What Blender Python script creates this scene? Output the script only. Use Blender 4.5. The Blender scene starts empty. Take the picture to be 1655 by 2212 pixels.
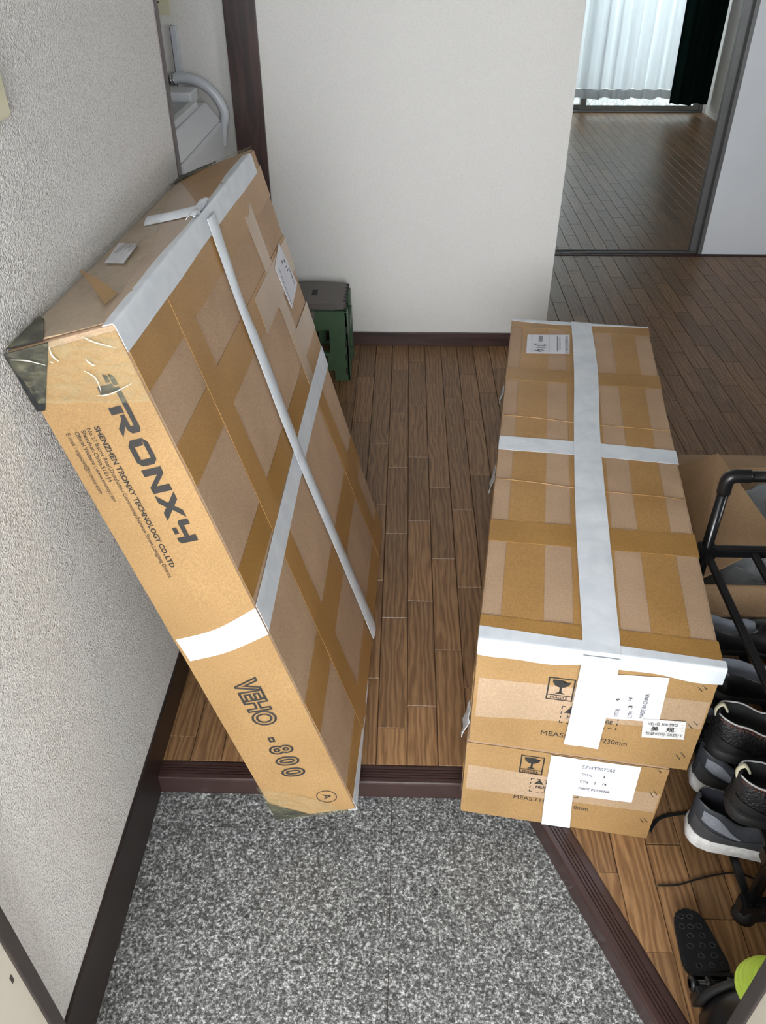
import bpy, bmesh, math, random
from mathutils import Vector, Matrix, noise
R_ = random.Random(7)
SC = bpy.context.scene
COL = SC.collection

# ------------------------------------------------------------------ camera
F_PX, YAW, PITCH, ROLL, CAM_H = 1742.915, 0.0285, 0.641, -0.0027, 1.2659
IMW, IMH = 1655, 2212
def cam_axes():
    cp, sp, cr, sr = math.cos(PITCH), math.sin(PITCH), math.cos(ROLL), math.sin(ROLL)
    r, u, f = Vector((1, 0, 0)), Vector((0, sp, cp)), Vector((0, cp, -sp))
    r2, u2 = r * cr + u * sr, u * cr - r * sr
    Z = Matrix.Rotation(YAW, 3, 'Z')
    return Z @ r2, Z @ u2, Z @ f
CR, CU, CF = cam_axes()
cd = bpy.data.cameras.new('camera')
cam = bpy.data.objects.new('camera', cd)
COL.objects.link(cam)
cam.matrix_world = Matrix(((CR.x, CU.x, -CF.x, 0), (CR.y, CU.y, -CF.y, 0), (CR.z, CU.z, -CF.z, CAM_H), (0, 0, 0, 1)))
cd.sensor_fit = 'HORIZONTAL'
cd.sensor_width = 36.0
cd.lens = F_PX / IMW * 36.0
cd.clip_start = 0.02
SC.camera = cam
def to_px(p):
    d = Vector(p) - Vector((0, 0, CAM_H))
    z = d.dot(CF)
    if z < 0.01: return None
    return IMW / 2 + F_PX * d.dot(CR) / z, IMH / 2 - F_PX * d.dot(CU) / z, z

# ------------------------------------------------------------------ light
wd = bpy.data.worlds.new('overcast_sky')
SC.world = wd
wd.use_nodes = True
bg = wd.node_tree.nodes['Background']
bg.inputs[0].default_value = (0.93, 0.97, 1.0, 1)
bg.inputs[1].default_value = 17.0
def area(name, loc, rot, sx, sy, power, col=(1, 1, 1), portal=False):
    l = bpy.data.lights.new(name, 'AREA')
    l.shape = 'RECTANGLE'; l.size = sx; l.size_y = sy; l.energy = power; l.color = col
    if portal: l.cycles.is_portal = True
    o = bpy.data.objects.new(name, l)
    o.location = loc; o.rotation_euler = rot
    COL.objects.link(o)
    return o
area('door_daylight_portal', (-0.007, 0.29, 0.82), (math.radians(90), 0, 0), 0.78, 1.66, 1, portal=True)
area('added_window_portal', (1.7, 0.27, 1.045), (math.radians(90), 0, 0), 0.8, 0.39, 1, portal=True)  # portal for the added, unseen kitchen window
area('window_daylight_portal', (1.25, 7.02, 0.8), (math.radians(-90), 0, 0), 2.1, 1.6, 1, portal=True)
SC.view_settings.view_transform = 'Standard'
SC.view_settings.look = 'None'
SC.view_settings.gamma = 1
SC.view_settings.use_curve_mapping = False
SC.view_settings.exposure = 0.5

# ------------------------------------------------------------------ materials
def lin(r, g, b):
    f = lambda c: (c / 255 / 12.92) if c / 255 <= 0.04045 else ((c / 255 + 0.055) / 1.055) ** 2.4
    return (f(r), f(g), f(b), 1)
def new_mat(name):
    m = bpy.data.materials.new(name)
    m.use_nodes = True
    nt = m.node_tree
    return m, nt, nt.nodes['Principled BSDF']
def N(nt, t, **kw):
    n = nt.nodes.new(t)
    for k, v in kw.items(): setattr(n, k, v)
    return n
def ramp(nt, stops, interp='LINEAR'):
    n = nt.nodes.new('ShaderNodeValToRGB')
    n.color_ramp.interpolation = interp
    e = n.color_ramp.elements
    while len(e) < len(stops): e.new(0.5)
    for i, (p, c) in enumerate(stops):
        e[i].position = p; e[i].color = c
    return n
def noise_n(nt, vec, scale, detail=3, rough=0.5, dist=0):
    n = nt.nodes.new('ShaderNodeTexNoise')
    n.inputs['Scale'].default_value = scale
    n.inputs['Detail'].default_value = detail
    n.inputs['Roughness'].default_value = rough
    n.inputs['Distortion'].default_value = dist
    if vec is not None: nt.links.new(vec, n.inputs['Vector'])
    return n
def mapping(nt, vec, scale=(1, 1, 1), loc=(0, 0, 0)):
    n = nt.nodes.new('ShaderNodeMapping')
    n.inputs['Scale'].default_value = scale
    n.inputs['Location'].default_value = loc
    nt.links.new(vec, n.inputs['Vector'])
    return n.outputs[0]
def bump(nt, bs, height, strength, dist):
    b = nt.nodes.new('ShaderNodeBump')
    b.inputs['Strength'].default_value = strength
    b.inputs['Distance'].default_value = dist
    nt.links.new(height, b.inputs['Height'])
    nt.links.new(b.outputs[0], bs.inputs['Normal'])
    return b
def mix(nt, fac, a, b, mode='MIX'):
    n = nt.nodes.new('ShaderNodeMix')
    n.data_type = 'RGBA'; n.blend_type = mode
    for i, v in ((0, fac), (6, a), (7, b)):
        if hasattr(v, 'is_linked'): nt.links.new(v, n.inputs[i])
        elif i == 0: n.inputs[0].default_value = v
        else: n.inputs[i].default_value = v
    return n.outputs[2]
def plain(name, col, rough=0.5, var=0.06, scale=30, bumps=0.0, bdist=0.001, metal=0.0, spec=0.5):
    m, nt, bs = new_mat(name)
    tc = N(nt, 'ShaderNodeTexCoord')
    no = noise_n(nt, tc.outputs['Object'], scale, 4)
    a = tuple(c * (1 - var) for c in col[:3]) + (1,)
    b = tuple(min(1, c * (1 + var)) for c in col[:3]) + (1,)
    r = ramp(nt, [(0.3, a), (0.7, b)])
    nt.links.new(no.outputs[0], r.inputs[0])
    nt.links.new(r.outputs[0], bs.inputs['Base Color'])
    bs.inputs['Roughness'].default_value = rough
    bs.inputs['Metallic'].default_value = metal
    bs.inputs['Specular IOR Level'].default_value = spec
    if bumps: bump(nt, bs, no.outputs[0], bumps, bdist)
    return m
M = {}
def cardboard(name, c1, c2, rough=0.75, coat=0.0):
    m, nt, bs = new_mat(name)
    tc = N(nt, 'ShaderNodeTexCoord')
    big = noise_n(nt, tc.outputs['Object'], 9, 3)
    fine = noise_n(nt, tc.outputs['Object'], 420, 2, 0.6)
    r = ramp(nt, [(0.3, c1), (0.72, c2)])
    nt.links.new(big.outputs[0], r.inputs[0])
    fr = ramp(nt, [(0.3, (0.8, 0.79, 0.78, 1)), (0.7, (1.12, 1.12, 1.12, 1))])
    nt.links.new(fine.outputs[0], fr.inputs[0])
    nt.links.new(mix(nt, 1.0, r.outputs[0], fr.outputs[0], 'MULTIPLY'), bs.inputs['Base Color'])
    bs.inputs['Roughness'].default_value = rough
    bs.inputs['Coat Weight'].default_value = coat
    bs.inputs['Coat Roughness'].default_value = 0.22
    soft = noise_n(nt, tc.outputs['Object'], 34, 3, 0.55)
    bump(nt, bs, soft.outputs[0], 0.25, 0.002)
    return m
M['card'] = cardboard('bare_cardboard', lin(168, 139, 112), lin(182, 152, 124))
M['tape'] = cardboard('brown_packing_tape', lin(160, 120, 68), lin(174, 133, 80), 0.42, 0.25)
M['tape2'] = cardboard('brown_packing_tape_double', lin(152, 112, 56), lin(166, 125, 68), 0.4, 0.3)
M['tape_clear'] = cardboard('greyish_clear_tape', lin(166, 140, 112), lin(180, 153, 126), 0.3, 0.4)
M['card_orange'] = cardboard('taped_cardboard_front', lin(150, 117, 74), lin(163, 129, 85), 0.55, 0.15)
M['card_in'] = cardboard('plain_cardboard_inside', lin(168, 138, 104), lin(182, 150, 116))
def white_tape():
    m, nt, bs = new_mat('white_vinyl_tape')
    tc = N(nt, 'ShaderNodeTexCoord')
    n1 = noise_n(nt, tc.outputs['Object'], 26, 3, 0.5, 0.6)
    r = ramp(nt, [(0.3, lin(200, 205, 212)), (0.7, lin(216, 220, 225))])
    nt.links.new(n1.outputs[0], r.inputs[0])
    nt.links.new(r.outputs[0], bs.inputs['Base Color'])
    bs.inputs['Roughness'].default_value = 0.38
    bump(nt, bs, n1.outputs[0], 0.35, 0.003)
    return m
M['white'] = white_tape()
M['paper'] = plain('label_paper', lin(214, 214, 221), 0.6, 0.02, 20, 0.15, 0.002)
def smudged():
    m, nt, bs = new_mat('smudged_sticker_paper')
    tc = N(nt, 'ShaderNodeTexCoord')
    n1 = noise_n(nt, mapping(nt, tc.outputs['Object'], (60, 60, 160)), 3.5, 5, 0.7)
    r = ramp(nt, [(0.52, lin(216, 215, 214)), (0.62, lin(188, 179, 173)), (0.75, lin(150, 138, 130))])
    nt.links.new(n1.outputs[0], r.inputs[0])
    nt.links.new(r.outputs[0], bs.inputs['Base Color'])
    return m
M['sticker'] = smudged()
M['ink'] = plain('black_print_ink', lin(42, 40, 38), 0.6, 0.2, 60)
M['ink_soft'] = plain('grey_print_ink', lin(105, 105, 108), 0.6, 0.15, 60)
M['foam'] = plain('black_foam_protector', lin(30, 32, 32), 0.5, 0.25, 120, 0.4, 0.002)
M['steel'] = plain('steel_staple', lin(150, 140, 120), 0.3, 0.1, 60, metal=0.9)
def film():
    m, nt, bs = new_mat('yellowish_stretch_film')
    tc = N(nt, 'ShaderNodeTexCoord')
    n1 = noise_n(nt, mapping(nt, tc.outputs['Object'], (20, 20, 60)), 1.6, 4, 0.6, 1.2)
    bs.inputs['Base Color'].default_value = lin(190, 184, 146)
    bs.inputs['Roughness'].default_value = 0.12
    r = ramp(nt, [(0.40, (0.03, 0.03, 0.03, 1)), (0.75, (0.20, 0.20, 0.20, 1))])
    nt.links.new(n1.outputs[0], r.inputs[0])
    nt.links.new(r.outputs[0], bs.inputs['Alpha'])
    bump(nt, bs, n1.outputs[0], 0.9, 0.01)
    return m
M['film'] = film()
M['fold_glint'] = plain('film_fold_glint_paint', lin(232, 230, 214), 0.15, 0.04, 80)  # pale colour paints the glints on the film folds
def wood_plank(name, attr=False):
    m, nt, bs = new_mat(name)
    tc = N(nt, 'ShaderNodeTexCoord')
    if attr:
        rn = N(nt, 'ShaderNodeAttribute', attribute_name='rnd').outputs['Fac']
    else:
        rn = N(nt, 'ShaderNodeObjectInfo').outputs['Random']
    mul = N(nt, 'ShaderNodeMath', operation='MULTIPLY'); mul.inputs[1].default_value = 53.0
    nt.links.new(rn, mul.inputs[0])
    add = N(nt, 'ShaderNodeVectorMath', operation='ADD')
    nt.links.new(tc.outputs['Object'], add.inputs[0]); nt.links.new(mul.outputs[0], add.inputs[1])
    v = mapping(nt, add.outputs[0], (1.0, 0.14, 1.0))
    warp = noise_n(nt, v, 14, 2)
    wv = N(nt, 'ShaderNodeTexWave', wave_type='BANDS', bands_direction='X', wave_profile='SIN')
    wv.inputs['Scale'].default_value = 26; wv.inputs['Distortion'].default_value = 14
    wv.inputs['Detail'].default_value = 3; wv.inputs['Detail Scale'].default_value = 1.1
    nt.links.new(v, wv.inputs['Vector'])
    fib = noise_n(nt, mapping(nt, add.outputs[0], (1.0, 0.03, 1.0)), 420, 3, 0.6)
    r = ramp(nt, [(0.0, lin(118, 87, 59)), (0.5, lin(134, 101, 69)), (1.0, lin(147, 113, 79))])
    nt.links.new(wv.outputs[0], r.inputs[0])
    fr = ramp(nt, [(0.35, (0.76, 0.75, 0.74, 1)), (0.65, (1.12, 1.12, 1.12, 1))])
    nt.links.new(fib.outputs[0], fr.inputs[0])
    c = mix(nt, 1.0, r.outputs[0], fr.outputs[0], 'MULTIPLY')
    tr = ramp(nt, [(0.0, (0.80, 0.80, 0.80, 1)), (1.0, (1.14, 1.12, 1.10, 1))])
    nt.links.new(rn, tr.inputs[0])
    nt.links.new(mix(nt, 1.0, c, tr.outputs[0], 'MULTIPLY'), bs.inputs['Base Color'])
    bs.inputs['Roughness'].default_value = 0.36
    bs.inputs['Specular IOR Level'].default_value = 0.36
    bump(nt, bs, fib.outputs[0], 0.12, 0.001)
    return m
M['plank'] = wood_plank('oak_print_plank')
M['plank_s'] = wood_plank('oak_print_plank_far', True)
M['joint'] = plain('dark_floor_joint', lin(58, 40, 28), 0.8)
def granite():
    m, nt, bs = new_mat('speckled_grey_granite')
    tc = N(nt, 'ShaderNodeTexCoord')
    n1 = noise_n(nt, tc.outputs['Object'], 230, 4, 0.75)
    n2 = noise_n(nt, tc.outputs['Object'], 60, 2, 0.5)
    r = ramp(nt, [(0.34, lin(24, 24, 24)), (0.45, lin(70, 70, 69)), (0.54, lin(116, 116, 115)), (0.66, lin(206, 206, 204))])
    nt.links.new(n1.outputs[0], r.inputs[0])
    r2 = ramp(nt, [(0.3, (0.82, 0.82, 0.82, 1)), (0.7, (1.12, 1.12, 1.12, 1))])
    nt.links.new(n2.outputs[0], r2.inputs[0])
    nt.links.new(mix(nt, 1.0, r.outputs[0], r2.outputs[0], 'MULTIPLY'), bs.inputs['Base Color'])
    bs.inputs['Roughness'].default_value = 0.55
    return m
M['granite'] = granite()
def wallpaper(name, col, scale=1.0, strength=0.55, shade=0.8):
    m, nt, bs = new_mat(name)
    tc = N(nt, 'ShaderNodeTexCoord')
    n1 = noise_n(nt, mapping(nt, tc.outputs['Object'], (120 * scale, 120 * scale, 300 * scale)), 1.0, 2, 0.6)
    n2 = noise_n(nt, mapping(nt, tc.outputs['Object'], (420 * scale, 420 * scale, 330 * scale)), 1.0, 2, 0.5)
    ad = N(nt, 'ShaderNodeMath', operation='ADD')
    nt.links.new(n1.outputs[0], ad.inputs[0]); nt.links.new(n2.outputs[0], ad.inputs[1])
    r = ramp(nt, [(0.78, tuple(c * shade for c in col[:3]) + (1,)), (1.12, col)])
    nt.links.new(ad.outputs[0], r.inputs[0])
    nt.links.new(r.outputs[0], bs.inputs['Base Color'])
    bs.inputs['Roughness'].default_value = 0.85
    bump(nt, bs, ad.outputs[0], strength, 0.005)
    return m
M['wall'] = wallpaper('textured_white_wallpaper', lin(230, 227, 224), 1.0, 0.9, 0.82)
M['wall_f'] = wallpaper('fine_textured_wallpaper', lin(226, 223, 219), 1.5, 0.4, 0.9)
M['ceiling'] = plain('white_ceiling', lin(225, 225, 222), 0.9)
def darkwood(name, a, b, rough=0.4, axis=(1, 1, 0.08)):
    m, nt, bs = new_mat(name)
    tc = N(nt, 'ShaderNodeTexCoord')
    n1 = noise_n(nt, mapping(nt, tc.outputs['Object'], axis), 60, 4, 0.6, 0.8)
    r = ramp(nt, [(0.35, a), (0.65, b)])
    nt.links.new(n1.outputs[0], r.inputs[0])
    nt.links.new(r.outputs[0], bs.inputs['Base Color'])
    bs.inputs['Roughness'].default_value = rough
    return m
M['dark_v'] = darkwood('dark_brown_wood_upright', lin(40, 26, 24), lin(66, 44, 40))
M['dark_x'] = darkwood('dark_brown_wood_across', lin(48, 32, 30), lin(74, 52, 48), 0.4, (0.08, 1, 1))
M['dark_y'] = darkwood('dark_brown_wood_along', lin(30, 22, 20), lin(46, 34, 30), 0.4, (1, 0.08, 1))
M['kamachi'] = plain('dark_brown_step_edge', lin(56, 39, 36), 0.28, 0.1, 40)
M['beige_steel'] = plain('beige_painted_steel', lin(176, 168, 154), 0.45, 0.03, 15)
M['hole'] = plain('dark_hole', lin(50, 42, 40), 0.8)
M['brown_gasket'] = plain('brown_door_frame', lin(50, 42, 40), 0.5, 0.12, 30)
M['white_door'] = plain('white_sliding_panel', lin(238, 242, 248), 0.45, 0.015, 6)
M['alu'] = plain('aluminium_frame', lin(150, 152, 150), 0.35, 0.05, 30, metal=0.6)
M['alu_d'] = plain('grey_aluminium_edge', lin(120, 120, 120), 0.4, 0.05, 30, metal=0.4)
M['concrete'] = plain('porch_concrete', lin(150, 148, 144), 0.9, 0.1, 12)
M['black_pl'] = plain('black_plastic', lin(22, 22, 24), 0.32, 0.15, 40)
M['black_tube'] = plain('black_glossy_tube', lin(14, 15, 17), 0.22, 0.1, 40)
M['olive'] = plain('olive_green_plastic', lin(66, 92, 66), 0.45, 0.06, 30)
M['olive_top'] = plain('grey_brown_plastic', lin(98, 92, 88), 0.5, 0.05, 30)
M['pad'] = plain('dark_rubber_pad', lin(36, 36, 36), 0.7)
M['machine'] = plain('white_appliance_plastic', lin(214, 216, 220), 0.3, 0.02, 6)
M['machine_g'] = plain('grey_appliance_plastic', lin(170, 172, 176), 0.3, 0.02, 6)
M['hose'] = plain('pale_grey_hose', lin(196, 200, 206), 0.25, 0.03, 20)
M['chrome'] = plain('chrome', lin(190, 190, 190), 0.12, 0.03, 20, metal=1.0)
M['ivory'] = plain('ivory_switch_plate', lin(214, 208, 180), 0.45, 0.02, 10)
M['lime'] = plain('lime_green_plastic', lin(206, 236, 92), 0.45, 0.05, 20)
M['sole_w'] = plain('scuffed_white_foam', lin(214, 212, 210), 0.7, 0.16, 90, 0.5, 0.004)
M['sneaker'] = plain('charcoal_grey_knit', lin(50, 52, 58), 0.75, 0.15, 160, 0.3, 0.001)
M['sneaker_d'] = plain('dark_navy_lining', lin(26, 27, 36), 0.9, 0.2, 90)
M['overlay'] = plain('grey_synthetic_overlay', lin(66, 67, 70), 0.5, 0.1, 60)
M['overlay_l'] = plain('pale_grey_mesh', lin(122, 124, 132), 0.6, 0.15, 260, 0.4, 0.001)
M['leather'] = plain('black_grained_leather', lin(26, 26, 28), 0.38, 0.2, 260, 0.9, 0.003)
M['rubber'] = plain('black_rubber', lin(30, 30, 31), 0.55, 0.1, 60)
M['piping'] = plain('pale_grey_piping', lin(190, 190, 190), 0.5)
M['stitch'] = plain('rust_red_stitching', lin(168, 84, 60), 0.6)
M['cream'] = plain('cream_pull_tab', lin(200, 194, 168), 0.7)
M['insole'] = plain('grey_insole', lin(120, 124, 134), 0.8)
def bag_mat():
    m, nt, bs = new_mat('crumpled_clear_plastic_bag')
    tc = N(nt, 'ShaderNodeTexCoord')
    n1 = noise_n(nt, tc.outputs['Object'], 16, 4, 0.6, 1.5)
    bs.inputs['Base Color'].default_value = lin(150, 154, 160)
    bs.inputs['Roughness'].default_value = 0.12
    bs.inputs['Alpha'].default_value = 0.8
    bump(nt, bs, n1.outputs[0], 1.0, 0.02)
    return m
M['bag'] = bag_mat()
def cloth(name, col, transp, transl):
    m, nt, bs = new_mat(name)
    out = nt.nodes['Material Output']
    tc = N(nt, 'ShaderNodeTexCoord')
    n1 = noise_n(nt, tc.outputs['Object'], 300, 2)
    r = ramp(nt, [(0.3, tuple(c * 0.94 for c in col[:3]) + (1,)), (0.7, col)])
    nt.links.new(n1.outputs[0], r.inputs[0])
    df = N(nt, 'ShaderNodeBsdfDiffuse'); tl = N(nt, 'ShaderNodeBsdfTranslucent'); tp = N(nt, 'ShaderNodeBsdfTransparent')
    nt.links.new(r.outputs[0], df.inputs[0]); nt.links.new(r.outputs[0], tl.inputs[0])
    m1 = N(nt, 'ShaderNodeMixShader'); m1.inputs[0].default_value = transl
    nt.links.new(df.outputs[0], m1.inputs[1]); nt.links.new(tl.outputs[0], m1.inputs[2])
    m2 = N(nt, 'ShaderNodeMixShader'); m2.inputs[0].default_value = transp
    nt.links.new(m1.outputs[0], m2.inputs[1]); nt.links.new(tp.outputs[0], m2.inputs[2])
    nt.links.new(m2.outputs[0], out.inputs[0])
    nt.nodes.remove(bs)
    return m
M['lace'] = cloth('white_lace_curtain', (0.90, 0.92, 0.94, 1), 0.14, 0.75)
M['hem'] = cloth('white_lace_hem', (0.74, 0.76, 0.78, 1), 0.04, 0.4)
M['green'] = cloth('dark_green_curtain', lin(22, 40, 36), 0.0, 0.1)
def frosted():
    m, nt, bs = new_mat('patterned_frosted_glass')
    out = nt.nodes['Material Output']
    tc = N(nt, 'ShaderNodeTexCoord')
    vo = N(nt, 'ShaderNodeTexVoronoi', feature='DISTANCE_TO_EDGE')
    vo.inputs['Scale'].default_value = 38
    nt.links.new(tc.outputs['Object'], vo.inputs['Vector'])
    r = ramp(nt, [(0.0, lin(150, 154, 154)), (0.5, lin(208, 212, 212))])
    nt.links.new(vo.outputs['Distance'], r.inputs[0])
    tl = N(nt, 'ShaderNodeBsdfTranslucent'); tp = N(nt, 'ShaderNodeBsdfTransparent'); gl = N(nt, 'ShaderNodeBsdfGlossy')
    gl.inputs['Roughness'].default_value = 0.15
    nt.links.new(r.outputs[0], tl.inputs[0]); nt.links.new(r.outputs[0], tp.inputs[0])
    m1 = N(nt, 'ShaderNodeMixShader'); m1.inputs[0].default_value = 0.6
    nt.links.new(tl.outputs[0], m1.inputs[1]); nt.links.new(tp.outputs[0], m1.inputs[2])
    m2 = N(nt, 'ShaderNodeMixShader'); m2.inputs[0].default_value = 0.06
    nt.links.new(m1.outputs[0], m2.inputs[1]); nt.links.new(gl.outputs[0], m2.inputs[2])
    nt.links.new(m2.outputs[0], out.inputs[0])
    nt.nodes.remove(bs)
    return m
M['glass'] = frosted()
def clear_glass():
    m, nt, bs = new_mat('clear_window_glass')
    out = nt.nodes['Material Output']
    tp = N(nt, 'ShaderNodeBsdfTransparent'); gl = N(nt, 'ShaderNodeBsdfGlossy')
    gl.inputs['Roughness'].default_value = 0.02
    m1 = N(nt, 'ShaderNodeMixShader'); m1.inputs[0].default_value = 0.05
    nt.links.new(tp.outputs[0], m1.inputs[1]); nt.links.new(gl.outputs[0], m1.inputs[2])
    nt.links.new(m1.outputs[0], out.inputs[0]); nt.nodes.remove(bs)
    return m
M['glass_c'] = clear_glass()

# ------------------------------------------------------------------ mesh helpers
def link(name, me, mat, parent=None, loc=(0, 0, 0), smooth=False):
    if mat is not None and not me.materials: me.materials.append(M[mat] if isinstance(mat, str) else mat)
    o = bpy.data.objects.new(name, me)
    COL.objects.link(o)
    o.location = loc
    if parent is not None: o.parent = parent
    if smooth:
        for p in me.polygons: p.use_smooth = True
    return o
def wloc(parent):
    v = Vector((0, 0, 0))
    while parent is not None:
        v += Vector(parent.location); parent = parent.parent
    return v
def mesh(name, vs, fs, mat, parent=None, smooth=False, local=False):
    """vs are world positions unless local is set"""
    off = Vector((0, 0, 0)) if (local or parent is None) else wloc(parent)
    me = bpy.data.meshes.new(name)
    me.from_pydata([tuple(Vector(v) - off) for v in vs], [], fs)
    me.update()
    return link(name, me, mat, parent, smooth=smooth)
def from_bm(name, bm, mat, parent=None, smooth=False, local=False):
    if parent is not None and not local:
        bmesh.ops.translate(bm, verts=bm.verts, vec=-wloc(parent))
    me = bpy.data.meshes.new(name)
    bm.to_mesh(me); bm.free()
    return link(name, me, mat, parent, smooth=smooth)
HEXF = [(0, 3, 2, 1), (4, 5, 6, 7), (0, 1, 5, 4), (1, 2, 6, 5), (2, 3, 7, 6), (3, 0, 4, 7)]
def hexa(name, c8, mat, parent=None, bev=0.0, seg=2, local=False):
    bm = bmesh.new()
    v = [bm.verts.new(p) for p in c8]
    for f in HEXF: bm.faces.new([v[i] for i in f])
    bmesh.ops.recalc_face_normals(bm, faces=bm.faces)
    if bev: bmesh.ops.bevel(bm, geom=list(bm.edges), offset=bev, segments=seg, affect='EDGES', profile=0.6)
    return from_bm(name, bm, mat, parent, local=local)
def box(name, x0, x1, y0, y1, z0, z1, mat, parent=None, bev=0.0, local=False, seg=2):
    return hexa(name, [(x0, y0, z0), (x1, y0, z0), (x1, y1, z0), (x0, y1, z0), (x0, y0, z1), (x1, y0, z1), (x1, y1, z1), (x0, y1, z1)], mat, parent, bev, seg, local)
def prism(name, poly, z0, z1, mat, parent=None, bev=0.0, local=False):
    n = len(poly)
    bm = bmesh.new()
    a = [bm.verts.new((p[0], p[1], z0)) for p in poly]
    b = [bm.verts.new((p[0], p[1], z1)) for p in poly]
    bm.faces.new(a[::-1]); bm.faces.new(b)
    for i in range(n): bm.faces.new((a[i], a[(i + 1) % n], b[(i + 1) % n], b[i]))
    bmesh.ops.recalc_face_normals(bm, faces=bm.faces)
    if bev: bmesh.ops.bevel(bm, geom=list(bm.edges), offset=bev, segments=2, affect='EDGES')
    return from_bm(name, bm, mat, parent, local=local)
def spline(pts, n):
    P = [Vector(p) for p in pts]
    out = []
    for i in range(len(P) - 1):
        p0, p1, p2, p3 = P[max(i - 1, 0)], P[i], P[i + 1], P[min(i + 2, len(P) - 1)]
        for k in range(n):
            t = k / n
            out.append(0.5 * ((2 * p1) + (p2 - p0) * t + (2 * p0 - 5 * p1 + 4 * p2 - p3) * t * t + (3 * p1 - p0 - 3 * p2 + p3) * t ** 3))
    out.append(P[-1])
    return out
def tube_bm(bm, path, r, seg=10, flat=1.0):
    path = [Vector(p) for p in path]
    rings = []
    a = None
    for i, p in enumerate(path):
        t = (path[min(i + 1, len(path) - 1)] - path[max(i - 1, 0)]).normalized()
        if a is None:
            a = t.cross(Vector((0, 0, 1)))
            if a.length < 1e-2: a = t.cross(Vector((0, 1, 0)))
        a = a - t * a.dot(t)
        if a.length < 1e-6: a = t.orthogonal()
        a.normalize(); b = a.cross(t).normalized()
        rr = r[i] if isinstance(r, (list, tuple)) else r
        rings.append([bm.verts.new(p + (a * math.cos(q) + b * math.sin(q) * flat) * rr) for q in [2 * math.pi * k / seg for k in range(seg)]])
    for i in range(len(rings) - 1):
        for k in range(seg):
            bm.faces.new((rings[i][k], rings[i][(k + 1) % seg], rings[i + 1][(k + 1) % seg], rings[i + 1][k]))
    bm.faces.new(rings[0]); bm.faces.new(rings[-1][::-1])
def tube(name, path, r, mat, parent=None, seg=10, flat=1.0, local=False):
    bm = bmesh.new()
    tube_bm(bm, path, r, seg, flat)
    bmesh.ops.recalc_face_normals(bm, faces=bm.faces)
    return from_bm(name, bm, mat, parent, smooth=True, local=local)
def grid(name, rows, mat, parent=None, wrinkle=0.0, wscale=30, seed=0, smooth=True, thick=0.0004, local=False):
    """rows: list of equal-length rows of points; thin sheet with real thickness and wrinkles along its normal"""
    n, m = len(rows), len(rows[0])
    P = [[Vector(p) for p in r] for r in rows]
    nor = [[None] * m for _ in range(n)]
    for i in range(n):
        for j in range(m):
            a = P[min(i + 1, n - 1)][j] - P[max(i - 1, 0)][j]
            b = P[i][min(j + 1, m - 1)] - P[i][max(j - 1, 0)]
            c = a.cross(b)
            nor[i][j] = c.normalized() if c.length > 1e-12 else Vector((0, 0, 1))
    vs, fs = [], []
    for s in (0, 1):
        for i in range(n):
            for j in range(m):
                p = P[i][j].copy()
                if s == 0:
                    if wrinkle:
                        w = noise.noise(p * wscale + Vector((seed * 3.1, seed * 1.7, 0))) + 0.5 * noise.noise(p * wscale * 2.3 + Vector((0, seed, 7)))
                        p += nor[i][j] * abs(w) * wrinkle
                    p += nor[i][j] * thick
                vs.append(p)
    K = n * m
    for i in range(n - 1):
        for j in range(m - 1):
            q = (i * m + j, (i + 1) * m + j, (i + 1) * m + j + 1, i * m + j + 1)
            fs.append(q); fs.append(tuple(K + k for k in q[::-1]))
    rim = [(i, 0) for i in range(n)] + [(n - 1, j) for j in range(1, m)] + [(i, m - 1) for i in range(n - 2, -1, -1)] + [(0, j) for j in range(m - 2, 0, -1)]
    for a, b in zip(rim, rim[1:] + rim[:1]):
        ia, ib = a[0] * m + a[1], b[0] * m + b[1]
        fs.append((ib, ia, K + ia, K + ib))
    return mesh(name, vs, fs, mat, parent, smooth=False, local=local) if not smooth else smooth_top(mesh(name, vs, fs, mat, parent, local=local))
def smooth_top(o):
    for p in o.data.polygons: p.use_smooth = True
    o.data.set_sharp_from_angle(angle=math.radians(50))
    return o
def empty(name, loc, label, cat, group=None, rz=0):
    o = bpy.data.objects.new(name, None)
    o.empty_display_size = 0.05
    COL.objects.link(o)
    o.location = loc; o.rotation_euler = (0, 0, rz)
    return tag(o, label, cat, group)
def tag(o, label, cat, group=None):
    o['label'] = label; o['category'] = cat
    if group: o['group'] = group
    return o
def struct(o, label=None):
    o['kind'] = 'structure'
    if label: o['label'] = label
    return o
def s_empty(name, label):
    o = bpy.data.objects.new(name, None); COL.objects.link(o)
    return struct(o, label)

# ------------------------------------------------------------------ the setting
XL, YF, XE, YT, XR, ZC = -0.441, 2.7164, 0.5045, 3.694, 2.30, 2.05
YE, YW, YFR = 1.627, 6.93, 0.40
ZG = -0.041
xf = lambda y: 0.3445 - 0.40 * (y - 0.68)      # floor-side edge of the slanted step trim
xo = lambda y: 0.2965 - 0.40 * (y - 0.68)      # entry-side edge

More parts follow.
